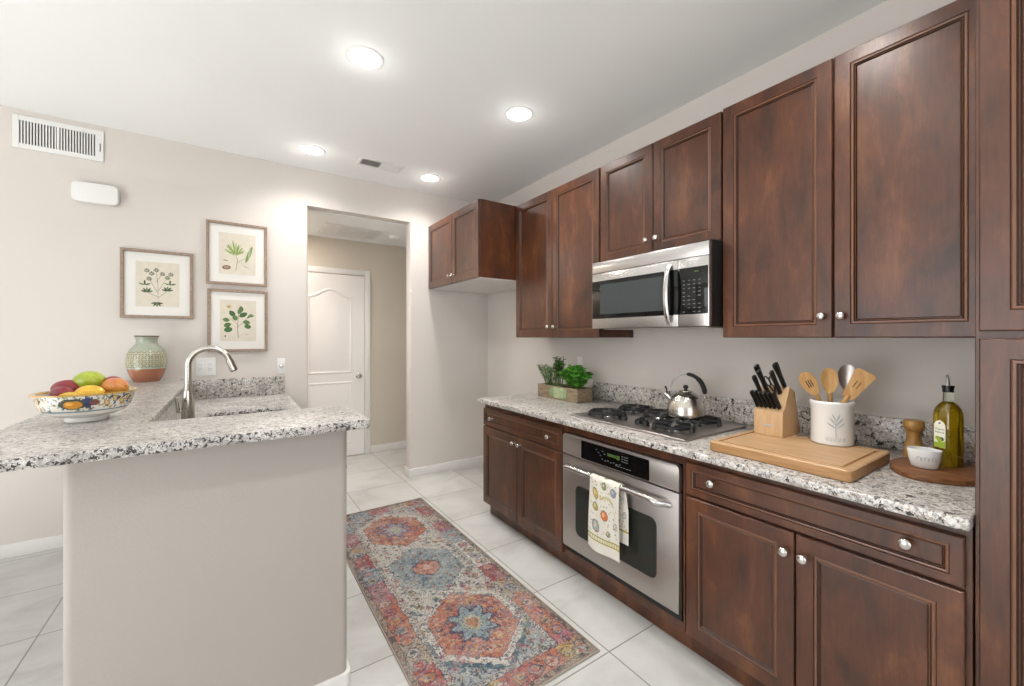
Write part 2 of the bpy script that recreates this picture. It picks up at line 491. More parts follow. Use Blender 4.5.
# back wall: left pier, right pier, header over the opening (rounded drywall corners)
OX0, OX1, OZ = 0.518, 1.396, 2.44
w = MB()
w.prism(rounded_rect(XL-0.15, OX0, YB, YB+0.11, 0.02, 5, (1, 1, 0, 0)), 'z', 0, OZ, 'wall')
w.prism(rounded_rect(OX1, XW+0.15, YB, YB+0.11, 0.02, 5, (0, 0, 1, 1)), 'z', 0, OZ, 'wall')
w.box(XL-0.15, XW+0.15, YB, YB+0.11, OZ, CE, 'wall')
struct(w, 'wall_back')
struct(MB().box(XW, XW+0.12, YR-0.15, YB+0.05, 0, CE, 'wall'), 'wall_right', 0)
# left wall with a glazed opening, rear wall with a window opening (both behind or beside the camera)
w = MB()
w.box(XL-0.12, XL, YR, -0.5, 0, CE, 'wall'); w.box(XL-0.12, XL, 2.5, YB+0.02, 0, CE, 'wall')
w.box(XL-0.12, XL, -0.5, 2.5, 2.35, CE, 'wall')
struct(w, 'wall_left', 0)
w = MB()
w.box(XL-0.12, -2.0, YR-0.12, YR, 0, CE, 'wall'); w.box(1.6, XW+0.1, YR-0.12, YR, 0, CE, 'wall')
w.box(-2.0, 1.6, YR-0.12, YR, 0, 0.45, 'wall'); w.box(-2.0, 1.6, YR-0.12, YR, 2.45, CE, 'wall')
struct(w, 'wall_rear', 0)
def window(name, fixed, a0, a1, z0, z1, along, nm):
    w = MB(); t = 0.05
    def bx(p0, p1, q0, q1):
        if along == 'x': w.box(p0, p1, fixed-0.03, fixed+0.03, q0, q1, 'trim', 0.004)
        else: w.box(fixed-0.03, fixed+0.03, p0, p1, q0, q1, 'trim', 0.004)
    for p0, p1, q0, q1 in ((a0, a0+t, z0, z1), (a1-t, a1, z0, z1), (a0+t, a1-t, z0, z0+t), (a0+t, a1-t, z1-t, z1), ((a0+a1)/2-t/2, (a0+a1)/2+t/2, z0+t, z1-t)):
        bx(p0, p1, q0, q1)
    return struct(w, nm)
window('w', YR-0.06, -2.0, 1.6, 0.45, 2.45, 'x', 'window_1')
window('w', XL-0.06, -0.5, 2.5, 0.0, 2.35, 'y', 'door_2')
# hall beyond the opening
w = MB()
w.box(-0.6, 3.1, YH, YH+0.12, 0, HALLC, 'wall_hall')
struct(w, 'wall_hall_far', 0)
struct(MB().box(-0.72, -0.6, YB+0.11, YH+0.12, 0, HALLC, 'wall_hall'), 'wall_hall_left', 0)
struct(MB().box(3.0, 3.12, YB+0.11, YH+0.12, 0, HALLC, 'wall_hall'), 'wall_hall_right', 0)

def baseboard_run(p, q, nrm, h=0.085, t=0.013):
    """profile box along the floor from p to q, standing off the wall along nrm"""
    m = MB()
    (x0, y0), (x1, y1) = p, q; nx, ny = nrm
    X = sorted((x0, x1, x0+nx*t, x1+nx*t)); Y = sorted((y0, y1, y0+ny*t, y1+ny*t))
    m.box(X[0], X[-1], Y[0], Y[-1], 0, h, 'trim', 0.004)
    return m
struct(baseboard_run((XL, YB-0.0005), (-0.37, YB-0.0005), (0, -1)), 'baseboard_back')
m = baseboard_run((OX1-0.006, YB-0.0005), (XW-0.001, YB-0.0005), (0, -1))
m.box(OX1-0.0135, OX1-0.0005, YB-0.0135, YB+0.123, 0, 0.085, 'trim', 0.004)
struct(m, 'baseboard_alcove')
struct(baseboard_run((XW-0.0005, 2.70), (XW-0.0005, YB-0.014), (-1, 0)), 'baseboard_right')
struct(baseboard_run((1.315, YH-0.0005), (2.99, YH-0.0005), (0, -1)), 'baseboard_hall')
struct(baseboard_run((-0.59, YH-0.0005), (0.425, YH-0.0005), (0, -1)), 'baseboard_hall_side')

# hall door: arched two-panel door in a white casing
DX0, DX1, DZ = 0.49, 1.25, 2.04
d = MB()
d.box(DX0-0.062, DX0, YH-0.018, YH-0.0005, 0, DZ+0.065, 'trim', 0.004)
d.box(DX1, DX1+0.062, YH-0.018, YH-0.0005, 0, DZ+0.065, 'trim', 0.004)
d.box(DX0-0.001, DX1+0.001, YH-0.018, YH-0.0005, DZ+0.004, DZ+0.065, 'trim', 0.004)
struct(d, 'trim_1')
d = MB()
d.box(DX0+0.004, DX1-0.004, YH-0.009, YH-0.001, 0.012, DZ-0.003, 'door_white', 0.001)
def panel_ring(m, outer, inner_off, depth):
    pass
def door_panel(m, x0, x1, z0, z1, arch):
    def poly(o):
        pts = [(x0+o, z0+o), (x1-o, z0+o)]
        if arch:
            n = 16; zz = z1-o; ah = 0.085
            for i in range(n+1):
                t = i/n; x = (x1-o)+(x0-x1+2*o)*t
                s = abs(2*t-1)
                pts.append((x, zz-ah+ah*(0.5+0.5*math.cos(PI*min(1, s*1.0)))))
        else: pts += [(x1-o, z1-o), (x0+o, z1-o)]
        return pts
    rings = [(0, -0.0145), (0.009, -0.0140), (0.018, -0.0096), (0.034, -0.0105), (0.05, -0.0135)]
    t = bmesh.new(); R = []
    for off, dep in rings:
        R.append([t.verts.new((p[0], YH+dep, p[1])) for p in poly(off)])
    # raised lip ring around the panel, then the field
    lip = [t.verts.new((p[0], YH-0.0092, p[1])) for p in poly(-0.009)]
    n = len(lip)
    for A, B in zip([lip]+R, R):
        for i in range(n): t.faces.new((A[i], A[(i+1) % n], B[(i+1) % n], B[i]))
    t.faces.new(R[-1])
    bmesh.ops.recalc_face_normals(t, faces=t.faces[:])
    m._merge(t, m.mi('door_white'))
door_panel(d, 0.665, 1.105, 0.95, 1.87, True)
door_panel(d, 0.665, 1.105, 0.16, 0.84, False)
hd = struct(d, 'door_1', 20)
k = MB()
k.lathe([(0.032, 0), (0.032, 0.004), (0.012, 0.01), (0.011, 0.035), (0.022, 0.043), (0.027, 0.055), (0.022, 0.068), (0, 0.07)], (1.182, YH-0.009, 0.905), 'nickel', 20, axis=(0, -1, 0))
k.build('door_handle', hd)

# pony wall under the raised bar (L-shaped, rounded corners) with baseboard
PX0, PX1, PY0 = -0.385, 0.352, 1.60
def L_poly(x0, x1, y0, yi, xi, y1, r, n=5):
    """L footprint: front leg x0..x1, y0..yi; left leg x0..xi up to y1; rounded at outer front and right corners"""
    pts = []
    def arc(cx, cy, a0):
        for i in range(n+1):
            a = a0+PI/2*i/n; pts.append((cx+r*math.cos(a), cy+r*math.sin(a)))
    arc(x1-r, y0+r, -PI/2); arc(x1-r, yi-r, 0)
    pts.append((xi, yi)); pts.append((xi, y1)); pts.append((x0, y1))
    arc(x0+r, y0+r, PI)
    return pts
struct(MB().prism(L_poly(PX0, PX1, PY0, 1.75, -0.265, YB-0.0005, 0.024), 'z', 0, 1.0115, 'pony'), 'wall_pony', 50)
m = MB(); m.prism(L_poly(PX0-0.012, PX1+0.012, PY0-0.012, 1.762, PX0-0.001, YB-0.02, 0.026), 'z', 0, 0.105, 'trim', 0.003)
struct(m, 'baseboard_pony', 50)

# ------------------------------------------------------------------ granite: raised bar, sink counter, long counter
def bar_poly():
    x0, x1, y0, yi, xi, y1, r = -0.62, 0.413, 1.515, 1.90, -0.245, YB-0.002, 0.014
    pts = []
    for i in range(6):
        a = -PI/2+PI/2*i/5; pts.append((x1-r+r*math.cos(a), y0+r+r*math.sin(a)))
    for i in range(6):
        a = PI/2*i/5; pts.append((x1-r+r*math.cos(a), yi-r+r*math.sin(a)))
    pts += [(xi, yi), (xi, y1), (x0, y1)]
    for i in range(6):
        a = PI+PI/2*i/5; pts.append((x0+r+r*math.cos(a), y0+r+r*math.sin(a)))
    return pts
t = thing('bar_countertop', 'raised L-shaped speckled granite bar top on the textured half wall', 'countertop', (0, 1.7, 1.012))
edge_faces(MB().prism(bar_poly(), 'z', 1.012, 1.045, 'granite', 0.006, 2).build('slab', t), 'granite_edge_shaded')

t = thing('sink_countertop', 'lower white speckled granite counter around the sink behind the bar', 'countertop', (0.05, 2.8, 0.852))
SX0, SX1, SY0, SY1 = -0.125, 0.275, 2.32, 3.07
m = MB()
m.prism(rounded_rect(-0.262, 0.362, 1.765, YB-0.002, 0.01, 3, (1, 0, 0, 0)), 'z', 0.852, 0.885, 'granite')
bm_ = m.bm
slab = m.build('slab', t, 35)
# cut the sink opening through the slab
cut = MB().prism(rounded_rect(SX0, SX1, SY0, SY1, 0.05, 6), 'z', 0.80, 0.95, 'granite').build('cutter', None)
cut.location = -Vector(t.location)*0
md = slab.modifiers.new('b', 'BOOLEAN'); md.object = cut; md.operation = 'DIFFERENCE'; md.solver = 'EXACT'
bpy.context.view_layer.update()
dg = bpy.context.evaluated_depsgraph_get()
nm_ = bpy.data.meshes.new_from_object(slab.evaluated_get(dg)); slab.modifiers.clear(); slab.data = nm_
bpy.data.objects.remove(cut)
edge_faces(slab, 'granite_edge_shaded')  # darker cutout sides paint in the shaded band along the sink rim
MB().box(-0.244, 0.345, YB-0.022, YB-0.002, 0.8855, 1.03, 'granite_warm', 0.002).build('backsplash', t)
MB().box(-0.263, -0.2455, 1.765, YB-0.023, 0.8855, 1.0115, 'granite', 0.002).build('side_riser', t)
MB().box(-0.2445, 0.345, 1.753, 1.764, 0.8855, 1.0115, 'granite', 0.002).build('front_riser', t)

t = thing('kitchen_sink', 'undermounted stainless sink set in the lower counter behind the bar', 'sink', (0.075, 2.69, 0.65))
m = MB()
o0, o1 = 0.012, 0.0
def loop(inset, z, r): return [(x, y, z) for x, y in rounded_rect(SX0-0.012+inset, SX1+0.012-inset, SY0-0.012+inset, SY1+0.012-inset, r, 6)]
tb = bmesh.new(); R = [[tb.verts.new(p) for p in loop(i_, z_, r_)] for i_, z_, r_ in ((0, 0.8515, 0.06), (0.012, 0.8515, 0.055), (0.014, 0.84, 0.055), (0.02, 0.69, 0.055), (0.05, 0.665, 0.04))]
for A, B in zip(R, R[1:]):
    for i in range(len(A)): tb.faces.new((A[i], A[(i+1) % len(A)], B[(i+1) % len(A)], B[i]))
tb.faces.new(R[-1]); bmesh.ops.recalc_face_normals(tb, faces=tb.faces[:]); m._merge(tb, m.mi('steel'))
m.build('basin', t)
MB().lathe([(0.045, 0), (0.045, 0.003), (0.03, 0.004), (0.0, 0.001)], (0.075, 2.69, 0.6655), 'chrome', 24).build('drain', t)

# faucet
fx, fy = -0.185, 2.60
t = thing('kitchen_faucet', 'brushed steel gooseneck pull-down faucet curving over the sink', 'faucet', (fx, fy, 0.885))
m = MB(); m.lathe([(0.031, 0.0005), (0.031, 0.01), (0.029, 0.02), (0.027, 0.09), (0.023, 0.15), (0.0185, 0.19), (0.0, 0.191)], (fx, fy, 0.885), 'steel_kettle', 28)
m.build('base', t)
pts = []; R_ = 0.086; zt = 0.885+0.20
for z in (1.07, 1.12, 1.16, 1.19): pts.append((fx, fy, z))
for i in range(0, 15):
    a = PI - (PI*1.0-0.25)*i/14
    pts.append((fx+R_+R_*math.cos(a), fy, 1.20+R_*math.sin(a)))
m = MB(); m.tube(pts, 0.0145, 'steel_kettle', 20); m.build('spout', t)
p1 = Vector(pts[-1]); dd = (Vector(pts[-1])-Vector(pts[-2])).normalized()
m = MB(); m.cyl(p1-dd*0.004, p1+dd*0.055, 0.0165, 'steel_kettle', 0.0195, 20); m.cyl(p1+dd*0.055, p1+dd*0.061, 0.0165, 'black_plastic', 0.015, 20)
m.build('spray_head', t)
m = MB(); m.tube([(fx-0.026, fy, 0.975), (fx-0.038, fy, 0.978)], 0.010, 'steel_kettle', 14); m.tube([(fx-0.038, fy, 0.972), (fx-0.040, fy-0.02, 1.01), (fx-0.042, fy-0.045, 1.05)], [0.009, 0.007, 0.006], 'steel_kettle', 12)
m.build('handle', t)

# long counter along the right wall
CX, CZ0, CZ1 = 1.527, 0.850, 0.881
t = thing('long_countertop', 'long speckled granite countertop over the brown base cabinets', 'countertop', (1.9, 1.4, CZ0))
MB().prism(rounded_rect(CX, XW-0.002, 0.208, 2.722, 0.012, 4, (0, 0, 1, 0)), 'z', CZ0, CZ1, 'granite_warm', 0.006, 3).build('slab', t)
MB().box(XW-0.022, XW-0.002, 0.208, 2.22, CZ1+0.0004, CZ1+0.128, 'granite_warm', 0.003).build('backsplash', t)

# ------------------------------------------------------------------ cabinet fronts
PROFILE_DOOR = [(0, 0.019, 'wood'), (0, 0.003, 'wood'), (0.003, 0.0, 'wood'), (0.050, 0.0, 'wood'), (0.052, 0.0025, 'glaze'), (0.055, 0.0010, 'wood_light'), (0.060, 0.0018, 'wood_light'),
                (0.0635, 0.006, 'glaze'), (0.066, 0.0045, 'wood_light'), (0.069, 0.0085, 'glaze'), (0.071, 0.0078, 'wood')]
PROFILE_DRAWER = [(0, 0.019, 'wood'), (0, 0.003, 'wood'), (0.003, 0.0, 'wood'), (0.026, 0.0, 'wood'), (0.0275, 0.0025, 'glaze'), (0.030, 0.0010, 'wood_light'), (0.034, 0.0018, 'wood_light'),
                  (0.0365, 0.006, 'glaze'), (0.038, 0.0045, 'wood_light'), (0.041, 0.0085, 'glaze'), (0.043, 0.0078, 'wood')]
def cab_front(name, parent, xf, y0, y1, z0, z1, prof, facing=-1, **kw):
    """moulded front in plane x=xf, facing -x (or +x); offsets run inwards"""
    m = MB(); t = bmesh.new(); R = []
    for off, dep, _ in prof:
        x = xf - facing*dep
        R.append([t.verts.new(p) for p in ((x, y0+off, z0+off), (x, y1-off, z0+off), (x, y1-off, z1-off), (x, y0+off, z1-off))])
    idx = {k: m.mi(k) for k in ('wood', 'glaze', 'wood_light')}
    t.faces.new(R[0]).material_index = 0
    for (A, B, pr) in zip(R, R[1:], prof[1:]):
        for i in range(4): t.faces.new((A[i], A[(i+1) % 4], B[(i+1) % 4], B[i])).material_index = idx[pr[2]]
    t.faces.new(R[-1]).material_index = 0
    bmesh.ops.recalc_face_normals(t, faces=t.faces[:])
    m._merge(t, 0)
    return m.build(name, parent, 15, **kw)
def knob(parent, x, y, z, facing=-1, s=1.0):
    m = MB()
    m.lathe([(0.008*s, 0.0), (0.0065*s, 0.004), (0.005*s, 0.012*s), (0.011*s, 0.017*s), (0.0155*s, 0.021*s), (0.0155*s, 0.025*s), (0.012*s, 0.029*s), (0.005*s, 0.0305*s), (0, 0.031*s)], (x, y, z), 'nickel', 20, axis=(facing, 0, 0))
    return m.build('knob', parent, 50, label='round brushed nickel knob')

DT = 0.020  # door thickness
def cabinet_body(t, x0, x1, y0, y1, z0, z1, toe=None, mat='wood', bottom=None):
    m = MB(); m.box(x0, x1, y0, y1, z0, z1, mat, 0.0015, 1)
    b = m.build('body', t)
    if toe: MB().box(toe, x1-0.01, y0+0.0, y1-(0.0), 0.0, z0-0.0005, mat).build('toe_kick', t)
    if bottom: MB().box(x0+0.003, x1-0.003, y0+0.003, y1-0.003, z0-0.004, z0-0.0006, bottom).build('underside', t, label='white cabinet underside')
    return b

# base cabinets (front plane x=1.56)
BX = 1.56; TOE = 1.627; XB = XW-0.004
t = thing('base_cabinet', 'brown base cabinet with one drawer front left of the oven', 'cabinet', (1.9, 2.235, 0))
cabinet_body(t, BX+DT+0.001, XB, 1.781, 2.690, 0.098, CZ0-0.001, TOE)
dr = cab_front('drawer_front', t, BX, 1.792, 2.682, 0.686, 0.812, PROFILE_DRAWER)
knob(dr, BX, 2.555, 0.749); knob(dr, BX, 1.899, 0.749)
d1 = cab_front('door', t, BX, 2.243, 2.684, 0.106, 0.676, PROFILE_DOOR); knob(d1, BX, 2.268, 0.632)
d2 = cab_front('door', t, BX, 1.790, 2.238, 0.106, 0.676, PROFILE_DOOR); knob(d2, BX, 2.205, 0.632)

t = thing('oven_cabinet', 'brown cabinet surround holding the built-in oven', 'cabinet', (1.9, 1.4, 0))
m = MB()
m.box(BX+DT-0.004, XB, 1.022, 1.780, 0.802, CZ0-0.001, 'wood', 0.001, 1)
m.box(BX+DT-0.004, XB, 1.022, 1.780, 0.098, 0.132, 'wood', 0.001, 1)
m.box(BX+DT-0.004, XB, 1.0225, 1.0315, 0.1325, 0.8015, 'wood'); m.box(BX+DT-0.004, XB, 1.7705, 1.7795, 0.1325, 0.8015, 'wood')
m.build('body', t)
MB().box(TOE, XB-0.01, 1.022, 1.780, 0, 0.0975, 'wood').build('toe_kick', t)

t = thing('base_cabinet', 'wide brown base cabinet with one long drawer beside the tall pantry', 'cabinet', (1.9, 0.62, 0))
cabinet_body(t, BX+DT+0.001, XB, 0.209, 1.021, 0.098, CZ0-0.001, TOE)
dr = cab_front('drawer_front', t, BX, 0.222, 1.012, 0.690, 0.822, PROFILE_DRAWER)
knob(dr, BX, 0.893, 0.768); knob(dr, BX, 0.331, 0.768)
d1 = cab_front('door', t, BX, 0.612, 1.010, 0.106, 0.680, PROFILE_DOOR); knob(d1, BX, 0.636, 0.614)
d2 = cab_front('door', t, BX, 0.222, 0.606, 0.106, 0.680, PROFILE_DOOR); knob(d2, BX, 0.580, 0.614)

# upper cabinets (front plane x=1.93)
UX = 1.93; UZ0, UZ1 = 1.339, 2.4266
t = thing('wall_cabinet', 'tall two-door brown wall cabinet between refrigerator alcove and microwave', 'cabinet', (2.1, 2.32, UZ0))
cabinet_body(t, UX+DT+0.001, XB, 1.850, 2.790, UZ0, UZ1)
d1 = cab_front('door', t, UX, 2.325, 2.786, UZ0+0.001, UZ1-0.004, PROFILE_DOOR); knob(d1, UX, 2.353, 1.417)
d2 = cab_front('door', t, UX, 1.857, 2.320, UZ0+0.001, UZ1-0.004, PROFILE_DOOR); knob(d2, UX, 2.287, 1.417)
t = thing('wall_cabinet', 'short two-door brown wall cabinet directly above the microwave', 'cabinet', (2.1, 1.45, 1.80))
cabinet_body(t, UX+DT+0.001, XB, 1.061, 1.849, 1.803, UZ1)
d1 = cab_front('door', t, UX, 1.453, 1.845, 1.808, UZ1-0.004, PROFILE_DOOR); knob(d1, UX, 1.486, 1.885)
d2 = cab_front('door', t, UX, 1.066, 1.448, 1.808, UZ1-0.004, PROFILE_DOOR); knob(d2, UX, 1.420, 1.885)
t = thing('wall_cabinet', 'large two-door brown wall cabinet right of the microwave', 'cabinet', (2.1, 0.63, UZ0))
cabinet_body(t, UX+DT+0.001, XB, 0.209, 1.060, UZ0, UZ1+0.006)
d1 = cab_front('door', t, UX, 0.624, 1.056, UZ0+0.001, UZ1+0.002, PROFILE_DOOR); knob(d1, UX, 0.655, 1.423)
d2 = cab_front('door', t, UX, 0.214, 0.618, UZ0+0.001, UZ1+0.002, PROFILE_DOOR); knob(d2, UX, 0.592, 1.423)
# cabinet over the refrigerator alcove
t = thing('alcove_cabinet', 'deep short brown cabinet hung over the empty refrigerator alcove', 'cabinet', (1.9, 3.27, 1.81))
cabinet_body(t, 1.58+DT+0.001, XB, 2.795, YB-0.003, 1.812, 2.426, bottom='trim')
MB().box(1.58+0.004, 1.58+DT+0.0005, 2.765, 2.7945, 1.812, 2.426, 'wood').build('filler_strip', t) if False else None
d1 = cab_front('door', t, 1.58, 3.268, YB-0.008, 1.814, 2.422, PROFILE_DOOR); knob(d1, 1.58, 3.300, 1.882)
d2 = cab_front('door', t, 1.58, 2.797, 3.262, 1.814, 2.422, PROFILE_DOOR); knob(d2, 1.58, 3.225, 1.882)
# tall pantry at the right edge
t = thing('pantry_cabinet', 'tall dark brown pantry cabinet at the right end of the counter', 'cabinet', (1.9, -0.1, 0))
TX = 1.56
cabinet_body(t, TX+DT+0.001, XB, -0.75, 0.206, 0.098, 2.445, TOE)
cab_front('door', t, TX, -0.27, 0.197, 1.356, 2.440, PROFILE_DOOR); cab_front('door', t, TX, -0.27, 0.197, 0.106, 1.337, PROFILE_DOOR)
cab_front('door', t, TX, -0.745, -0.276, 1.356, 2.440, PROFILE_DOOR); cab_front('door', t, TX, -0.745, -0.276, 0.106, 1.337, PROFILE_DOOR)

# sink base cabinet behind the pony wall, facing the aisle
t = thing('sink_cabinet', 'brown sink base cabinet hidden behind the half wall', 'cabinet', (0.05, 2.8, 0))
m = MB(); m.box(-0.258, 0.31, 1.768, YB-0.015, 0.098, 0.64, 'wood'); 
m.box(0.292, 0.31, 1.768, YB-0.015, 0.64, 0.851, 'wood'); m.build('body', t)
MB().box(-0.25, 0.25, 1.77, YB-0.02, 0, 0.0975, 'wood').build('toe_kick', t)
for y0, y1, ky in ((1.78, 2.26, 1.83), (2.27, 2.76, 2.70), (2.77, 3.26, 2.83), (3.27, 3.77, 3.32)):
    dd_ = cab_front('door', t, 0.331, y0, y1, 0.106, 0.676, PROFILE_DOOR, facing=1); knob(dd_, 0.331, ky, 0.63, 1)
    cab_front('drawer_front', t, 0.331, y0, y1, 0.686, 0.835, PROFILE_DRAWER, facing=1)

# ------------------------------------------------------------------ built-in oven
OXF = 1.548
OY0, OY1 = 1.034, 1.768
t = thing('wall_oven', 'stainless steel built-in oven under the cooktop', 'oven', (1.85, 1.4, 0.15))
MB().box(OXF+0.028, 2.15, OY0+0.004, OY1-0.004, 0.1335, 0.797, 'rubber').build('body', t)
m = MB(); m.prism(rounded_rect(OY0, OY1, 0.688, 0.801, 0.022, 5, (0, 1, 1, 0)), 'x', OXF, OXF+0.027, 'steel', 0.003, 2)
cp = m.build('control_panel', t)
m = MB(); m.prism(rounded_rect(1.182, 1.617, 0.694, 0.788, 0.006, 3), 'x', OXF-0.0015, OXF+0.001, 'black_gloss'); disp = m.build('display', cp)
m = MB()
m.box(OXF-0.0024, OXF-0.0017, 1.375, 1.43, 0.748, 0.762, 'green_led')
m.box(OXF-0.0024, OXF-0.0017, 1.352, 1.372, 0.744, 0.764, 'green_led', 0.0002)
m.build('clock_digits', disp, 0)
m = MB(); rr = random.Random(3)
for y, z in [(1.50-0.014*i, 0.762-0.012*(i % 3)) for i in range(5)] + [(1.46-0.019*i, 0.722-0.004*(i % 2)) for i in range(7)] + [(1.33-0.014*i, 0.765-0.012*j) for i in range(3) for j in range(3)] + [(1.37-0.017*i, 0.712) for i in range(6)]:
    m.box(OXF-0.0023, OXF-0.0017, y, y+0.008+rr.random()*0.003, z, z+0.0035, 'grey_mark')
m.build('button_marks', disp, 0)
m = MB(); m.prism(rounded_rect(OY0, OY1, 0.173, 0.683, 0.006, 3), 'x', OXF, OXF+0.027, 'steel', 0.003, 2)
od = m.build('door', t)
m = MB(); m.prism(rounded_rect(1.150, 1.655, 0.272, 0.530, 0.028, 6), 'x', OXF-0.0012, OXF+0.002, 'oven_glass', 0.0005, 1); m.build('door_glass', od)
m = MB(); m.prism(rounded_rect(1.143, 1.662, 0.265, 0.537, 0.034, 6), 'x', OXF-0.0006, OXF+0.002, 'rubber'); m.build('glass_rim', od)
pts = [(OXF+0.002, 1.718, 0.622)] + [(OXF-0.052*math.sin(PI/2*min(1, i/4)), 1.712-0.008*i, 0.628+0.002*i) for i in range(1, 5)]
mid = [(OXF-0.054, 1.66-(1.66-1.135)*i/16, 0.640) for i in range(17)]
end = [(OXF-0.052*math.sin(PI/2*min(1, i/4)), 1.086+0.008*i, 0.628+0.002*i) for i in range(4, 0, -1)] + [(OXF+0.002, 1.080, 0.622)]
m = MB(); m.tube(pts+mid+end, [0.018]*5+[0.0145]*17+[0.018]*5, 'steel_bright', 16, flat=(1.0, 0.95)); m.build('handle', od)

# dish towel draped over the handle
def make_towel():
    cv = Canvas(0.20, 0.66, 330, 'DCD7CB', 5)
    motifs = ['C39A3E', '7A8A5A', 'C8692F', '6F7FA0', 'A8A13C', '8C5A3A', '5F7D74']
    fr = [(0.045, 0.255, 0.017, 0.024, 'BFA85A'), (0.045, 0.19, 0.017, 0.018, 'A89A55'), (0.105, 0.165, 0.019, 0.022, 'C86A35'), (0.10, 0.30, 0.014, 0.016, '8B8E68'), (0.165, 0.285, 0.018, 0.018, '7E8CAD'),
          (0.05, 0.10, 0.020, 0.026, '9AA0A0'), (0.13, 0.085, 0.011, 0.013, '8D8A78'), (0.175, 0.13, 0.012, 0.014, 'B7B9B4')]
    for v0, flip in ((0.02, 1), (0.345, -1)):
        for x, y, rx, ry, c in fr:
            yy = v0+y if flip == 1 else v0+0.30-y*0.9
            cv.ell(x, yy, rx*1.15, ry*1.15, '6F6A4E', 0.4); cv.ell(x, yy, rx, ry, c, 0.4); cv.ell(x-0.004, yy+0.004, rx*.45, ry*.5, 'E3D9B4', 0.4, 0.6)
        for k in range(90):
            x, y = cv.rng.uniform(0.01, 0.19), cv.rng.uniform(0.06, 0.32)
            yy = v0+y if flip == 1 else v0+0.30-y*0.9
            cv.ell(x, yy, cv.rng.uniform(.003, .007), cv.rng.uniform(.0015, .003), motifs[k % 7], cv.rng.uniform(0, 3), 0.75)
        # arc of leaves
        for k in range(12):
            a = 0.3+k*0.19; x = 0.115+0.045*math.cos(a); yy = (0.21+0.04*math.sin(a))
            yy = v0+yy if flip == 1 else v0+0.30-yy*0.9
            cv.ell(x, yy, 0.008, 0.0032, 'B5A765', a)
    for v in (0.052, 0.072): cv.put(np.abs(cv.y-v) < 0.0022, 'A08F3C', .9)
    cv.put((np.abs(cv.y-0.062) < 0.0075) & (np.sin(cv.x*420) > 0.0), 'B9A85C', .8)
    for v in (0.60,): cv.put(np.abs(cv.y-v) < 0.004, 'A08F3C', .9)
    H, W = cv.H, cv.W
    V = np.zeros((H+1, W+1, 3))
    hx, hz, r = OXF-0.054, 0.640, 0.0178
    front_len = hz-0.302; arc = PI*r
    for i in range(H+1):
        s_ = cv.h*i/H
        for j in range(W+1):
            u = j/W
            yb = 1.482-0.186*u
            if s_ < front_len:
                z = 0.302+s_; hang = 1-s_/front_len
                x = hx-r-0.004*hang-0.007*hang*math.sin(u*5.5+0.6)-0.002*math.sin(u*11+z*18)
                y = yb+0.010*hang*(0.5-u)
                z += 0.006*hang*math.sin(u*6.0+2.2) - 0.010*hang*u
            elif s_ < front_len+arc:
                a = (s_-front_len)/r
                x = hx-r*math.cos(a); z = hz+r*math.sin(a); y = yb-0.006*a/PI
            else:
                s2 = s_-front_len-arc
                z = hz-s2; x = hx+r+0.002*math.sin(u*6) + 0.004*min(1, s2*20)
                y = yb-0.006-0.018*min(1, s2*9)
            V[i, j] = (x, y, z)
    me = grid_mesh('dish_towel', V, cv.C)
    me.materials.append(M['towel'])
    o = link_mesh('dish_towel', me)
    md = o.modifiers.new('thick', 'SOLIDIFY'); md.thickness = 0.0014; md.offset = 0
    tag(o, 'white dish towel with fruit print hanging from the oven handle', 'towel')
make_towel()

# ------------------------------------------------------------------ microwave
MX = 1.827; MY0, MY1, MZ0, MZ1 = 1.064, 1.812, 1.392, 1.792
t = thing('microwave_oven', 'over-the-range stainless and black microwave with curved handle', 'microwave', (2.05, 1.44, MZ0))
MB().box(MX+0.022, XB, MY0, MY1, MZ0, MZ1+0.008, 'rubber', 0.002, 1).build('body', t)
m = MB(); m.box(MX, MX+0.0215, MY0, MY1, 1.727, MZ1, 'steel_bright', 0.002); m.build('vent_trim', t, label='steel top strip')
m = MB(); m.box(MX, MX+0.0215, 1.226, MY1, 1.3935, 1.7245, 'steel_bright', 0.002)
dr = m.build('door', t)
MB().box(MX-0.0012, MX+0.002, 1.226, MY1-0.0005, 1.452, 1.678, 'black_gloss', 0.0005).build('door_glass', dr)
MB().box(MX-0.0020, MX+0.001, 1.300, 1.745, 1.478, 1.655, 'mw_glass').build('window', dr)
pts = []
for i in range(15):
    s_ = i/14; pts.append((MX-0.010-0.034*math.sin(PI*s_)**0.6, 1.268, 1.405+0.30*s_))
m = MB(); m.tube(pts, 0.011, 'steel_bright', 14, flat=(1.2, 0.45))
m.box(MX-0.014, MX+0.002, 1.256, 1.280, 1.400, 1.416, 'steel_bright', 0.002); m.box(MX-0.014, MX+0.002, 1.256, 1.280, 1.694, 1.710, 'steel_bright', 0.002)
m.build('handle', dr)
m = MB(); m.box(MX, MX+0.0215, MY0, 1.2245, 1.3935, 1.7245, 'steel_bright', 0.002); cp = m.build('control_panel', t)
m = MB(); m.box(MX-0.0012, MX+0.002, MY0+0.004, 1.2245, 1.452, 1.678, 'black_gloss', 0.0005); kp = m.build('keypad', cp)
m = MB()
for i in range(9):
    for j in range(4):
        y = 1.105+0.027*j; z = 1.462+0.019*i
        if rr.random() < 0.9: m.box(MX-0.0018, MX-0.0013, y, y+0.010+rr.random()*0.003, z, z+0.0035+0.002*(j == 0 and 2 < i < 6), 'grey_mark')
m.build('button_marks', kp, 0)
MB().box(MX-0.0018, MX-0.0013, 1.115, 1.137, 1.652, 1.660, 'green_led').build('clock_digits', kp, 0)
m = MB(); m.box(MX+0.06, XB-0.06, MY0+0.04, MY1-0.04, MZ0-0.004, MZ0-0.0005, 'steel'); m.build('filter_grille', t)

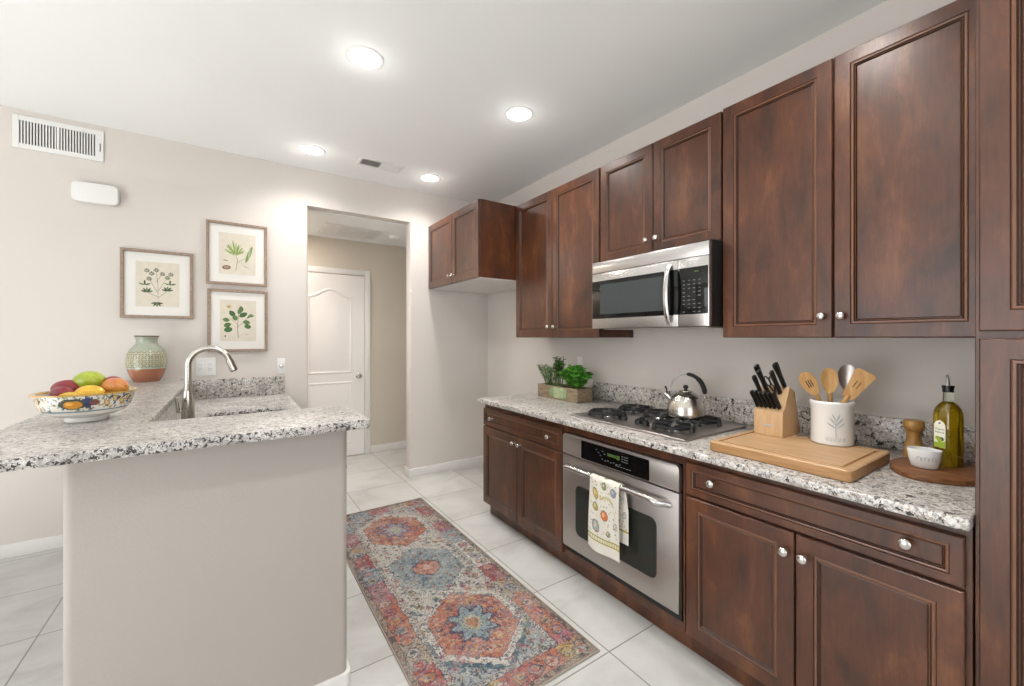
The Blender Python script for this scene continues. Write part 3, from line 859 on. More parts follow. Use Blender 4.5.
# ------------------------------------------------------------------ gas cooktop
KX0, KX1, KY0, KY1 = 1.632, 2.165, 1.06, 1.80
t = thing('gas_cooktop', 'five-burner stainless gas cooktop with black grates set in the counter', 'cooktop', (1.9, 1.43, CZ1))
KZ = CZ1+0.012
m = MB(); m.box(KX0, KX1, KY0, KY1, CZ1+0.0005, KZ, 'steel', 0.005, 3); m.build('tray', t)
burn = [(1.775, 1.215, 0.95), (2.02, 1.225, 1.0), (1.775, 1.645, 1.0), (2.02, 1.640, 0.95), (2.0, 1.432, 1.15)]
for bx_, by_, s_ in burn:
    m = MB(); m.lathe([(0.052*s_, 0.0003), (0.050*s_, 0.004), (0.040*s_, 0.006), (0.036*s_, 0.016), (0.0, 0.016)], (bx_, by_, KZ), 'steel_bright', 24)
    bb = m.build('burner', t)
    m = MB(); m.lathe([(0.030*s_, 0), (0.034*s_, 0.003), (0.032*s_, 0.008), (0.0, 0.010)], (bx_, by_, KZ+0.0163), 'cast_iron', 24); m.build('burner_cap', bb)
def grate(x0, x1, y0, y1, centers):
    m = MB(); zt = KZ+0.021; r = 0.0085
    def loop_(cx, cy, R0):
        P = [(cx+R0*math.cos(2*PI*i/28), cy+R0*math.sin(2*PI*i/28), zt) for i in range(29)]
        m.tube(P, r, 'cast_iron', 8)
        for a in range(6):
            an = a*PI/3+PI/6
            q = [(cx+R0*k_*math.cos(an), cy+R0*k_*math.sin(an), zt+0) for k_ in (0.30, 0.6, 0.92, 1.10)]
            q.append((cx+R0*1.16*math.cos(an), cy+R0*1.16*math.sin(an), KZ+0.001))
            m.tube(q, [r*.8, r, r*1.1, r*1.1, r*1.1], 'cast_iron', 8)
    for cx, cy, R0 in centers: loop_(cx, cy, R0)
    if len(centers) > 1:
        a, b = centers[0], centers[1]
        m.tube([(a[0]+a[2], a[1], zt), (b[0]-b[2], b[1], zt)], r*1.3, 'cast_iron', 8)
    m.build('grate', t)
grate(0, 0, 0, 0, [(1.775, 1.215, 0.088), (2.02, 1.225, 0.092)])
grate(0, 0, 0, 0, [(1.775, 1.645, 0.090), (2.02, 1.640, 0.088)])
grate(0, 0, 0, 0, [(2.0, 1.432, 0.095)])
for x, y in ((1.745, 1.545), (1.752, 1.500), (1.790, 1.415), (1.745, 1.400), (1.735, 1.345)):
    m = MB(); m.lathe([(0.019, 0.0003), (0.0175, 0.012), (0.0165, 0.020), (0.0, 0.021)], (x, y, KZ), 'black_plastic', 20)
    m.box(x-0.015, x+0.015, y-0.003, y+0.003, KZ+0.020, KZ+0.026, 'black_plastic', 0.001)
    m.build('control_knob', t)

# kettle
kx, ky, kz = 1.99, 1.288, KZ+0.0305
t = thing('tea_kettle', 'brushed steel whistling kettle with black arched handle on the cooktop', 'kettle', (kx, ky, kz))
KR = 0.096
prof = [(0.0, 0.0), (KR*0.93, 0.0), (KR*0.99, 0.004), (KR, 0.012), (KR*0.985, 0.022)]
for i in range(1, 13):
    a = i/12*PI/2*0.86
    prof.append((KR*0.985*math.cos(a)**0.85, 0.022+0.112*math.sin(a)))
prof.append((0.03, 0.134)); prof.append((0.0, 0.135))
m = MB(); m.lathe(prof, (kx, ky, kz), 'steel_kettle', 40, cap=False); m.build('body', t, 40)
m = MB(); m.lathe([(0.034, 0), (0.034, 0.003), (0.014, 0.008), (0.006, 0.010), (0.006, 0.014)], (kx, ky, kz+0.1315), 'steel_kettle', 28)
lid = m.build('lid', t)
m = MB(); m.ball((kx, ky, kz+0.153), 0.0145, 0.0145, 0.0125, 'black_plastic', 18); m.build('lid_knob', lid)
dvec = Vector((-0.35, 0.94, 0)).normalized()     # spout direction
C0 = Vector((kx, ky, kz))
m = MB(); m.tube([C0+dvec*0.062+Vector((0, 0, 0.075)), C0+dvec*0.083+Vector((0, 0, 0.092)), C0+dvec*0.107+Vector((0, 0, 0.113))], [0.017, 0.014, 0.0115], 'steel_kettle', 16)
sp = m.build('spout', t)
m = MB(); m.tube([C0+dvec*0.096+Vector((0, 0, 0.112)), C0+dvec*0.098+Vector((0, 0, 0.135)), C0+dvec*0.106+Vector((0, 0, 0.150))], [0.004, 0.004, 0.006], 'black_plastic', 10)
m.build('spout_lever', sp)
def harc(a): return C0+dvec*(0.088*math.cos(a)-0.006)+Vector((0, 0, 0.118+0.104*math.sin(a)))
m = MB(); m.tube([harc(a) for a in np.linspace(0.10*PI, 0.60*PI, 14)], 0.0035, 'chrome', 10)
m.tube([harc(a) for a in np.linspace(0.90*PI, 1.06*PI, 6)], 0.006, 'chrome', 10)
h = m.build('handle_bracket', t)
m = MB(); aa = np.linspace(0.50*PI, 0.98*PI, 16)
m.tube([harc(a) for a in aa], [0.008]+[0.012]*6+[0.0145]*8+[0.010], 'black_plastic', 14, flat=(1.3, 0.85)); m.build('handle', t)

# ------------------------------------------------------------------ cutting board, knife block, crock, tray and its things
BT = CZ1+0.040
t = thing('cutting_board', 'thick maple cutting board with juice groove lying on the counter', 'cutting board', (1.8, 0.7, CZ1))
m = MB()
bx0, bx1, by0, by1 = 1.600, 2.005, 0.468, 0.935
tb = bmesh.new()
prof_b = [(0.004, CZ1+0.0006), (0.0, CZ1+0.004), (0.0, BT-0.004), (0.004, BT), (0.024, BT), (0.027, BT-0.004), (0.033, BT-0.004), (0.036, BT)]
R = []
for off, z in prof_b: R.append([tb.verts.new((x, y, z)) for x, y in rounded_rect(bx0+off, bx1-off, by0+off, by1-off, max(0.006, 0.018-off*0.3), 4)])
i_edge, i_top, i_gr = m.mi('maple'), m.mi('maple_edge'), m.mi('maple_edge')
tb.faces.new(R[0]).material_index = 1
for q, (A, B) in enumerate(zip(R, R[1:])):
    for i in range(len(A)):
        f = tb.faces.new((A[i], A[(i+1) % len(A)], B[(i+1) % len(A)], B[i])); f.material_index = 1 if q in (0, 1, 4, 5, 6) else 0
tb.faces.new(R[-1]).material_index = 0
bmesh.ops.recalc_face_normals(tb, faces=tb.faces[:]); m._merge(tb, 0)
m.build('board', t, 30)

# knife block
t = thing('knife_block', 'light wooden knife block full of black-handled knives', 'knife block', (1.94, 0.833, BT))
ky0, ky1 = 0.780, 0.893
m = MB(); m.prism([(1.885, BT+0.0005), (1.885, BT+0.108), (1.905, BT+0.120), (1.950, BT+0.208), (2.000, BT+0.190), (2.060, BT+0.0005)], 'y', ky0, ky1, 'beech', 0.002, 1)
m.build('block', t)
m = MB(); m.box(1.8835, 1.8846, 0.812, 0.856, BT+0.043, BT+0.049, 'ceramic_grey'); m.build('engraved_mark', t, 0)
# handles: direction leaning forward and up
hd_ = Vector((-0.50, 0.12, 0.86)).normalized()
def knife(x, y, z, L, w_, round_end=False, big=False):
    k_ = thing('kitchen_knife' if big else 'steak_knife', 'x', 'knife', (x, y, z))
    p0 = Vector((x, y, z)); side = Vector((0, 1, 0))
    m = MB()
    P = [p0+hd_*(L*f) for f in (0.0, 0.12, 0.5, 0.85, 0.97, 1.0)]
    rad = [w_*0.95, w_, w_*0.92, w_*1.1, w_*1.0, w_*0.5] if not round_end else [w_*.8, w_*.9, w_*.95, w_*1.25, w_*1.2, w_*.6]
    m.tube(P, rad, 'black_plastic', 12, flat=(0.62, 1.15)); m.build('handle', k_)
    m = MB(); m.tube([p0-hd_*0.008, p0+hd_*0.001], w_*0.8, 'chrome', 10, flat=(0.4, 1.2)); m.build('bolster', k_)
    return k_
ks = []
for i in range(6):
    y = 0.880-0.0172*i
    kk = knife(1.894, y, BT+0.122, 0.078+0.002*(i % 2), 0.0098)
    kk['label'] = ['steak knife in the lower row of the block, farthest left', 'steak knife second from left in the lower row', 'steak knife third from left in the lower row',
                   'steak knife fourth from left in the lower row', 'steak knife fifth from left in the lower row', 'steak knife in the lower row of the block, farthest right'][i]
    kk['group'] = 'steak knives in the lower row of the knife block'
big = [(1.915, 0.872, 0.158, 0.105, 0.0100, 0, 'black-handled knife leaning farthest left in the top row of the block'),
       (1.925, 0.853, 0.172, 0.118, 0.0100, 0, 'long black-handled knife just left of the kitchen shears in the block'),
       (1.938, 0.866, 0.186, 0.125, 0.0110, 1, 'round-ended knife steel standing tallest on the left of the block'),
       (1.928, 0.806, 0.176, 0.112, 0.0105, 0, 'black-handled knife just left of the rightmost tall handle'),
       (1.945, 0.796, 0.202, 0.120, 0.0115, 1, 'thick black knife handle at the upper right of the block')]
for x, y, dz, L, w_, rnd, lab in big:
    kk = knife(x, y, BT+dz+0.006, L, w_, bool(rnd), True); kk['label'] = lab; kk['group'] = 'large knives in the upper slots of the knife block'
# kitchen shears
t = thing('kitchen_shears', 'black-handled kitchen shears with loop grips in the middle of the block', 'scissors', (1.93, 0.826, BT+0.175))
p0 = Vector((1.927, 0.826, BT+0.178))
for s_ in (-1, 1):
    m = MB(); c_ = p0+hd_*0.062+Vector((0, 0.010*s_, 0))
    pts = []
    for i in range(17):
        a = 2*PI*i/16; pts.append(c_+hd_*(0.024*math.cos(a))+Vector((0, 0.0095*math.sin(a), 0)))
    m.tube(pts, 0.003, 'black_plastic', 8); m.tube([p0, c_-hd_*0.022], 0.004, 'black_plastic', 8); m.build('grip', t)
m = MB(); m.tube([p0-hd_*0.006, p0+hd_*0.004], 0.007, 'chrome', 8, flat=(0.2, 1)); m.build('blade', t)

# utensil crock
cx, cy = 1.968, 0.637
t = thing('utensil_crock', 'white ceramic utensil crock embossed with a leafy sprig', 'crock', (cx, cy, BT))
m = MB(); Rr = 0.069; Hh = 0.170
m.lathe([(0, 0.0005), (Rr-0.006, 0.0005), (Rr, 0.006), (Rr, 0.150), (Rr+0.003, 0.155), (Rr+0.003, 0.166), (Rr, 0.170), (Rr-0.006, 0.168), (Rr-0.008, 0.150), (Rr-0.008, 0.015), (0, 0.012)], (cx, cy, BT), 'ceramic', 48, cap=False)
crock = m.build('pot', t)
# embossed sprig facing the camera
va = math.atan2(-cy, -cx)
def on_crock(s_, z, e=0.0008): 
    a = va+0.18-s_/Rr
    return (cx+(Rr+e)*math.cos(a), cy+(Rr+e)*math.sin(a), BT+z)
m = MB()
def strk(p, r=0.0016): m.tube([on_crock(*q) for q in p], r, 'ceramic_grey', 6)
strk([(0.0, 0.030), (0.001, 0.06), (0.0, 0.095)], 0.0014)
for k_, (z0, dx, dz, w_) in enumerate([(0.070, -0.028, 0.022, .003), (0.070, 0.028, 0.020, .003), (0.082, -0.022, 0.030, .003), (0.082, 0.020, 0.030, .003), (0.095, -0.012, 0.030, .0028), (0.095, 0.012, 0.030, .0028)]):
    P = [(dx*f, z0+dz*f) for f in (0, .35, .7, 1.0)]
    m.tube([on_crock(*q) for q in P], [0.0008, 0.0030, 0.0030, 0.0006], 'ceramic_grey', 6)
m.build('embossed_sprig', crock)
m = MB()
for s0 in (-0.028, -0.014, 0.0, 0.012, 0.024):
    strk([(s0, 0.036), (s0+0.001, 0.022), (s0+0.007, 0.022)], 0.0012)
    strk([(s0+0.006, 0.034), (s0+0.007, 0.022)], 0.0010)
m.build('embossed_word', crock)

def spoon(name, label, head_c, foot_off, kind, mat='spoon'):
    """utensil standing in the crock; head centre in world, foot near the crock bottom"""
    hc = Vector(head_c); foot = Vector((cx, cy, BT+0.03)) + Vector(foot_off)
    ax = (hc-foot).normalized()
    t = thing(name, label, 'utensil', foot)
    view = Vector((-cx, -cy, 0.15)).normalized()
    u = ax.cross(view).normalized(); nrm = u.cross(ax)
    m = MB(); m.tube([foot, hc-ax*0.045], [0.006, 0.009], mat, 10); m.build('handle', t)
    # head: lofted blade outline
    L = 0.058 if kind != 'spat' else 0.060
    tb = bmesh.new(); F, B = [], []
    outl = []
    n = 24
    for i in range(n):
        a = 2*PI*i/n
        ca, sa = math.cos(a), math.sin(a)
        if kind == 'spat':
            wdt = 0.034; yy = max(-1, min(1, ca*1.25)); xx = sa
            w0 = wdt*(0.55+0.45*(0.5+0.5*yy))*max(-1, min(1, sa*1.4)); outl.append((w0, yy*L))
        else:
            outl.append((0.034*sa*(0.80+0.20*ca), ca*L*0.90))
    def dish(p, q): return 0.008*((p/0.026)**2) if kind != 'spat' else 0.0
    rings = []
    slots = []
    for sc_, th in ((1, -0.0022), (1, 0.0022)):
        rings.append([tb.verts.new(hc+u*p+ax*q+nrm*(th+dish(p, q))) for p, q in outl])
    for i in range(n): tb.faces.new((rings[0][i], rings[0][(i+1) % n], rings[1][(i+1) % n], rings[1][i]))
    for rg, th in ((rings[0], -0.0022), (rings[1], 0.0022)):
        inner = [tb.verts.new(hc+u*p*.5+ax*q*.5+nrm*(th+dish(p*.5, q*.5)-(0.003 if kind != 'spat' else 0))) for p, q in outl]
        for i in range(n): tb.faces.new((rg[i], rg[(i+1) % n], inner[(i+1) % n], inner[i]))
        tb.faces.new(inner)
    bmesh.ops.recalc_face_normals(tb, faces=tb.faces[:])
    m = MB(); m._merge(tb, m.mi(mat)); hobj = m.build('head', t, 60)
    if kind in ('spat', 'slot'):
        m = MB()
        for s_ in ((-0.006, 0.006) if kind == 'spat' else (-0.008, 0, 0.008)):
            m.tube([hc+u*s_-ax*0.014+nrm*0.0012, hc+u*s_+ax*0.016+nrm*0.0012], 0.0017, 'glaze', 8)
        m.build('slot', hobj)
    return t
spoon('slotted_spoon', 'slotted wooden spoon leaning left out of the white crock', (1.950, 0.706, 1.150), (0.02, -0.02, 0), 'slot')
spoon('wooden_spoon', 'plain round wooden spoon second from left in the crock', (1.970, 0.646, 1.166), (0.035, 0.012, 0), 'spoon')
spoon('slotted_spatula', 'square-edged slotted wooden spatula leaning right out of the crock', (1.950, 0.553, 1.160), (-0.02, 0.035, 0), 'spat')
spoon('wooden_handle_spoon', 'dark metal serving spoon at the back of the crock', (2.000, 0.598, 1.181), (0.030, -0.030, 0), 'spoon', 'steel')

# olive wood serving tray
TX_, TY_ = 1.985, 0.345
t = thing('serving_board', 'oval olive wood serving board on the counter by the pantry', 'serving board', (TX_, TY_, CZ1))
TZ = CZ1+0.018
pts = []
for i in range(40):
    a = 2*PI*i/40; rx, ry = 0.176, 0.114
    wob = 1+0.03*math.sin(3*a+1)+0.02*math.sin(5*a)
    pts.append((TX_+rx*wob*math.cos(a), max(TY_-0.135, TY_+ry*wob*math.sin(a))))
m = MB(); m.prism(pts, 'z', CZ1+0.0006, TZ, 'olive', 0.003, 2); m.build('board', t, 40)

# salt bowl
bx_, by_ = 1.940, 0.368
t = thing('ramekin', 'small oval white bowl with grey script in front of the oil bottle', 'bowl', (bx_, by_, TZ))
m = MB(); m.lathe([(0, 0.0005), (0.030, 0.0005), (0.036, 0.004), (0.044, 0.030), (0.048, 0.060), (0.0475, 0.063), (0.045, 0.062), (0.041, 0.030), (0.032, 0.008), (0, 0.006)], (bx_, by_, TZ), 'ceramic', 40, sx=0.72, sy=0.92, cap=False)
rk = m.build('bowl', t, 40)
m = MB()
def on_bowl(s_, z):
    a = PI+0.12+0.25-s_*1.0/0.045 + 0.0
    f = (z-0.030)/0.030
    r = 0.0447+0.004*f
    return (bx_+0.72*r*math.cos(a), by_+r*math.sin(a)*0.92, TZ+z)
wave = []
for i in range(56):
    q = i/55; wave.append(on_bowl(-0.028+0.056*q + 0.0035*math.sin(q*34), 0.034+0.008*math.sin(q*34+1.3)*(0.5+0.5*math.sin(q*9)**2)))
m.tube(wave, 0.0009, 'ceramic_grey', 5); m.build('script', rk)

# pepper mill
px, py = 2.088, 0.424
t = thing('pepper_mill', 'small turned wooden pepper mill behind the white bowl', 'pepper mill', (px, py, TZ))
m = MB(); m.lathe([(0, 0.0005), (0.030, 0.0005), (0.031, 0.01), (0.026, 0.035), (0.021, 0.065), (0.020, 0.082), (0.023, 0.092), (0.0235, 0.095)], (px, py, TZ), 'mill', 32, cap=False); m.build('body', t, 45)
m = MB(); m.lathe([(0.0225, 0.0955), (0.027, 0.100), (0.0305, 0.112), (0.030, 0.128), (0.025, 0.136), (0.0, 0.138)], (px, py, TZ), 'mill', 32, cap=True); m.build('top', t, 45)

# oil bottle (rounded square section)
ox, oy = 2.040, 0.328
t = thing('oil_bottle', 'square glass bottle of golden olive oil with a metal pourer', 'bottle', (ox, oy, TZ))
def rsq(hw, r, z, rot, n=4):
    out = []
    for x, y in rounded_rect(-hw, hw, -hw, hw, min(r, hw*0.999), n):
        out.append((ox+x*math.cos(rot)-y*math.sin(rot), oy+x*math.sin(rot)+y*math.cos(rot), z))
    return out
def loft(m, rings, mat):
    tb = bmesh.new(); R = [[tb.verts.new(p) for p in r] for r in rings]
    for A, B in zip(R, R[1:]):
        for i in range(len(A)): tb.faces.new((A[i], A[(i+1) % len(A)], B[(i+1) % len(A)], B[i]))
    tb.faces.new(R[0]); tb.faces.new(R[-1]); bmesh.ops.recalc_face_normals(tb, faces=tb.faces[:]); m._merge(tb, m.mi(mat))
rot = -0.55
sh = [(0.027, 0.011, 0.0006), (0.030, 0.013, 0.004), (0.030, 0.013, 0.165), (0.0295, 0.014, 0.182), (0.0265, 0.014, 0.198), (0.020, 0.014, 0.212), (0.0135, 0.0134, 0.221)]
m = MB(); loft(m, [rsq(hw, r, TZ+z, rot) for hw, r, z in sh], 'oil'); body = m.build('body', t, 50, label='golden olive oil in glass')
m = MB(); loft(m, [rsq(hw, hw*.99, TZ+z, rot) for hw, z in ((0.0135, 0.2213), (0.0125, 0.235), (0.0125, 0.252))], 'clear_glass'); m.build('neck', t, 50)
m = MB(); m.cyl((ox, oy, TZ+0.2525), (ox, oy, TZ+0.266), 0.0145, 'black_plastic', 0.0145, 20); m.cyl((ox, oy, TZ+0.266), (ox, oy, TZ+0.275), 0.016, 'black_plastic', 0.016, 20)
m.build('stopper', t)
m = MB(); m.tube([(ox, oy, TZ+0.275), (ox, oy, TZ+0.295), (ox-0.001, oy+0.002, TZ+0.312)], [0.006, 0.0045, 0.0035], 'chrome', 10); m.build('pourer', t)
# label on the camera-facing (-x) side
cr, sr = math.cos(rot), math.sin(rot)
def lb(y, z, off): 
    x = -0.0302-off
    return (ox+x*cr-y*sr, oy+x*sr+y*cr, TZ+z)
def label_poly(m, P, off, mat):
    tb = bmesh.new(); A = [tb.verts.new(lb(y, z, off)) for y, z in P]; B = [tb.verts.new(lb(y, z, 0.0)) for y, z in P]
    tb.faces.new(A); tb.faces.new(B)
    for i in range(len(A)): tb.faces.new((A[i], A[(i+1) % len(A)], B[(i+1) % len(A)], B[i]))
    bmesh.ops.recalc_face_normals(tb, faces=tb.faces[:]); m._merge(tb, m.mi(mat))
m = MB(); label_poly(m, [(-0.018, 0.062), (0.018, 0.062), (0.018, 0.140), (0.012, 0.150), (0.0, 0.157), (-0.012, 0.150), (-0.018, 0.140)], 0.0006, 'label_paper'); lab = m.build('label', t, 0)
m = MB(); label_poly(m, [(-0.0176, 0.0625), (0.0176, 0.0625), (0.0176, 0.078), (-0.0176, 0.086)], 0.0009, 'label_green')
for q, (yy, zz) in enumerate(((0.006, 0.094), (-0.006, 0.092), (0.0, 0.088))):
    label_poly(m, [(yy+0.008*math.cos(a), zz+0.007*math.sin(a)) for a in np.linspace(0, 2*PI, 13)[:-1]], 0.0010+0.0002*q, 'label_green' if q != 1 else 'label_dark')
label_poly(m, [(0.004*math.cos(a), 0.146+0.003*math.sin(a)) for a in np.linspace(0, 2*PI, 9)[:-1]], 0.0010, 'label_dark')
m.build('label_print', lab, 0)
def text_mesh(body, size, mat, place, parent, name='lettering'):
    cu = bpy.data.curves.new('t', 'FONT'); cu.body = body; cu.size = size; cu.align_x = 'CENTER'; cu.extrude = 0.0001
    to = bpy.data.objects.new('t', cu); COL.objects.link(to); bpy.context.view_layer.update()
    me = bpy.data.meshes.new_from_object(to.evaluated_get(bpy.context.evaluated_depsgraph_get()))
    bpy.data.objects.remove(to)
    for v in me.vertices: v.co = Vector(place(v.co.x, v.co.y, v.co.z))
    me.materials.clear(); me.materials.append(M[mat])
    return link_mesh(name, me, parent)
text_mesh('Organic', 0.0092, 'label_dark', lambda x, y, z: lb(-x, 0.123+y, 0.0009+z), lab)
text_mesh('Natural', 0.0092, 'label_dark', lambda x, y, z: lb(-x, 0.112+y, 0.0009+z), lab)

# ------------------------------------------------------------------ herb planter
pl0, pl1, plz = 2.103, 2.545, CZ1
t = thing('herb_planter', 'weathered wooden trough planter holding three herbs on the counter', 'planter', (2.045, 2.32, CZ1))
phx0, phx1, H_ = 1.975, 2.115, 0.098
m = MB()
tb = bmesh.new()
def pr(o, z): return [(phx0+o, pl0+o, z), (phx1-o, pl0+o, z), (phx1-o, pl1-o, z), (phx0+o, pl1-o, z)]
RR = [[tb.verts.new(p) for p in pr(o, CZ1+z)] for o, z in ((0.006, 0.0006), (0.0, H_), (0.010, H_), (0.014, 0.078))]
tb.faces.new(RR[0])
for A, B in zip(RR, RR[1:]):
    for i in range(4): tb.faces.new((A[i], A[(i+1) % 4], B[(i+1) % 4], B[i]))
bmesh.ops.recalc_face_normals(tb, faces=tb.faces[:]); m._merge(tb, m.mi('crate'))
for (x, y) in ((phx0-0.002, pl0-0.002), (phx1-0.010, pl0-0.002), (phx0-0.002, pl1-0.010), (phx1-0.010, pl1-0.010)):
    m.box(x, x+0.012, y, y+0.012, CZ1+0.0006, CZ1+H_+0.001, 'crate', 0.001, 1)
m.build('trough', t, 25)
m = MB(); m.box(phx0-0.0006, phx0+0.004, 2.255, 2.355, CZ1+0.012, CZ1+0.090, 'label_pale'); m.box(phx0-0.0004, phx0+0.004, 2.355, 2.405, CZ1+0.020, CZ1+0.085, 'leaf_grey'); m.box(phx0-0.0004, phx0+0.004, 2.215, 2.255, CZ1+0.020, CZ1+0.085, 'leaf_grey')
m.build('painted_patch', t, 0, label='pale green painted patch on the planter front')
MB().box(phx0+0.0145, phx1-0.0145, pl0+0.0145, pl1-0.0145, CZ1+0.076, CZ1+0.084, 'soil').build('soil', t, 0)

def leaf_into(bmx, base, d, L, w_, mi, curl=0.25, rng=random):
    d = d.normalized(); up = Vector((0, 0, 1)); s_ = d.cross(up)
    if s_.length < 1e-3: s_ = Vector((1, 0, 0))
    s_.normalize(); nr = s_.cross(d).normalized()
    s_ = (s_*math.cos(rng.uniform(-.6, .6))+nr*math.sin(rng.uniform(-.6, .6))).normalized(); nr = s_.cross(d)
    rows = []
    for f, wf in ((0, .12), (.3, .85), (.6, 1.0), (.85, .6)):
        c_ = base+d*(L*f)-nr*0+up*(-curl*L*f*f)
        rows.append([bmx.verts.new(c_-s_*w_*wf/2+nr*w_*0.15*wf), bmx.verts.new(c_), bmx.verts.new(c_+s_*w_*wf/2+nr*w_*0.15*wf)])
    tip = bmx.verts.new(base+d*L+up*(-curl*L))
    for A, B in zip(rows, rows[1:]):
        for i in (0, 1): bmx.faces.new((A[i], A[i+1], B[i+1], B[i])).material_index = mi
    bmx.faces.new((rows[-1][0], rows[-1][1], tip)).material_index = mi; bmx.faces.new((rows[-1][1], rows[-1][2], tip)).material_index = mi

def herb(label, cx_, cy_, spread, height, nst, lf, mats, llen, lw, seed, lean=0.5, dome=False):
    rg = random.Random(seed)
    z0 = CZ1+0.084
    t = thing('potted_herb', label, 'plant', (cx_, cy_, z0))
    ms = MB(); ml = MB(); mis = [ml.mi(x) for x in mats]; tb = bmesh.new()
    for s_i in range(nst):
        a = rg.uniform(0, 2*PI); r0 = rg.uniform(0, 0.025)
        b = Vector((cx_+r0*math.cos(a), cy_+r0*math.sin(a)*1.6, z0-0.004))
        rr_ = rg.uniform(0.1, 1)**0.6
        hgt = height*(rg.uniform(0.75, 1.0) if not dome else (1-0.45*rr_*rr_))
        top = Vector((cx_+spread[0]*rr_*math.cos(a), cy_+spread[1]*rr_*math.sin(a), z0+hgt))
        mid = (b+top)/2+Vector((0, 0, height*0.12))
        P = [b.lerp(mid, f)*(1-f)+mid.lerp(top, f)*f for f in (0, .25, .5, .75, 1)]
        ms.tube(P, [0.0018, 0.0016, 0.0014, 0.0011, 0.0008], 'stem', 6)
        for k_ in range(lf):
            f = (0.30+0.70*(k_+rg.random()*0.6)/lf) if not dome else (0.20+0.80*(k_+rg.random())/lf)
            f = min(f, 1)
            pp = b.lerp(mid, f)*(1-f)+mid.lerp(top, f)*f
            aa = rg.uniform(0, 2*PI)
            dd = Vector((math.cos(aa), math.sin(aa), rg.uniform(-0.1, 0.9)))
            sz = rg.uniform(0.65, 1.15)
            leaf_into(tb, pp, dd, llen*sz, lw*sz, rg.choice(mis), 0.25, rg)
    for f in tb.faces: f.material_index = f.material_index
    me = bpy.data.meshes.new('tmp'); tb.to_mesh(me); tb.free(); ml.bm.from_mesh(me); bpy.data.meshes.remove(me)
    ms.build('stem', t, 60); ml.build('leaves', t, 0)
    return t
herb('wispy grey-green herb leaning left in the planter', 2.045, 2.480, (0.055, 0.165), 0.165, 46, 14, ('leaf_grey', 'leaf_mid', 'leaf_grey'), 0.022, 0.010, 11)
herb('upright dark-tipped herb in the middle of the planter', 2.050, 2.385, (0.035, 0.050), 0.235, 26, 14, ('leaf_mid', 'leaf_mid', 'leaf_dark'), 0.028, 0.017, 12)
herb('bushy bright green basil at the right of the planter', 2.045, 2.190, (0.080, 0.150), 0.172, 80, 14, ('leaf_bright', 'leaf_bright', 'leaf_mid'), 0.036, 0.026, 13, dome=True)

# ------------------------------------------------------------------ fruit bowl
fbx, fby, fbz = -0.432, 2.07, 1.045
t = thing('fruit_bowl', 'painted footed ceramic bowl with fruit band on the raised bar', 'bowl', (fbx, fby, fbz))
def painted_lathe(name, prof, colfn, c, mat, parent, nu=220, RS=1.0):
    P = []
    for (r0, h0), (r1, h1) in zip(prof, prof[1:]):
        L = math.hypot(r1-r0, h1-h0); n = max(1, int(L/0.0035))
        for i in range(n): P.append((r0+(r1-r0)*i/n, h0+(h1-h0)*i/n))
    P.append(prof[-1]); P = np.array(P)
    th = np.arange(nu)*2*PI/nu
    V = np.zeros((len(P), nu, 3))
    V[..., 0] = c[0]+P[:, :1]*np.cos(th); V[..., 1] = c[1]+P[:, :1]*np.sin(th); V[..., 2] = c[2]+P[:, 1:]
    s_ = np.concatenate([[0], np.cumsum(np.hypot(np.diff(P[:, 0]), np.diff(P[:, 1])))])
    V[..., 0] = c[0]+(V[..., 0]-c[0])*RS; V[..., 1] = c[1]+(V[..., 1]-c[1])*RS
    C = colfn((th+PI/nu)[None, :]*np.ones((len(P)-1, 1)), ((P[1:, 1]+P[:-1, 1])/2)[:, None]*np.ones((1, nu)), ((s_[1:]+s_[:-1])/2)[:, None]*np.ones((1, nu)), ((P[1:, 0]+P[:-1, 0])/2)[:, None]*np.ones((1, nu)))
    me = grid_mesh(name, V, C); me.materials.append(mat)
    return link_mesh(name, me, parent)
BR = 0.146
bprof = [(0.0, 0.001), (0.064, 0.001), (0.066, 0.006), (0.062, 0.016), (0.080, 0.020), (0.113, 0.032), (0.130, 0.050), (0.140, 0.082), (0.144, 0.097), (0.152, 0.100), (0.151, 0.1035), (0.141, 0.104), (0.134, 0.100), (0.126, 0.080), (0.105, 0.045), (0.07, 0.026), (0.0, 0.022)]
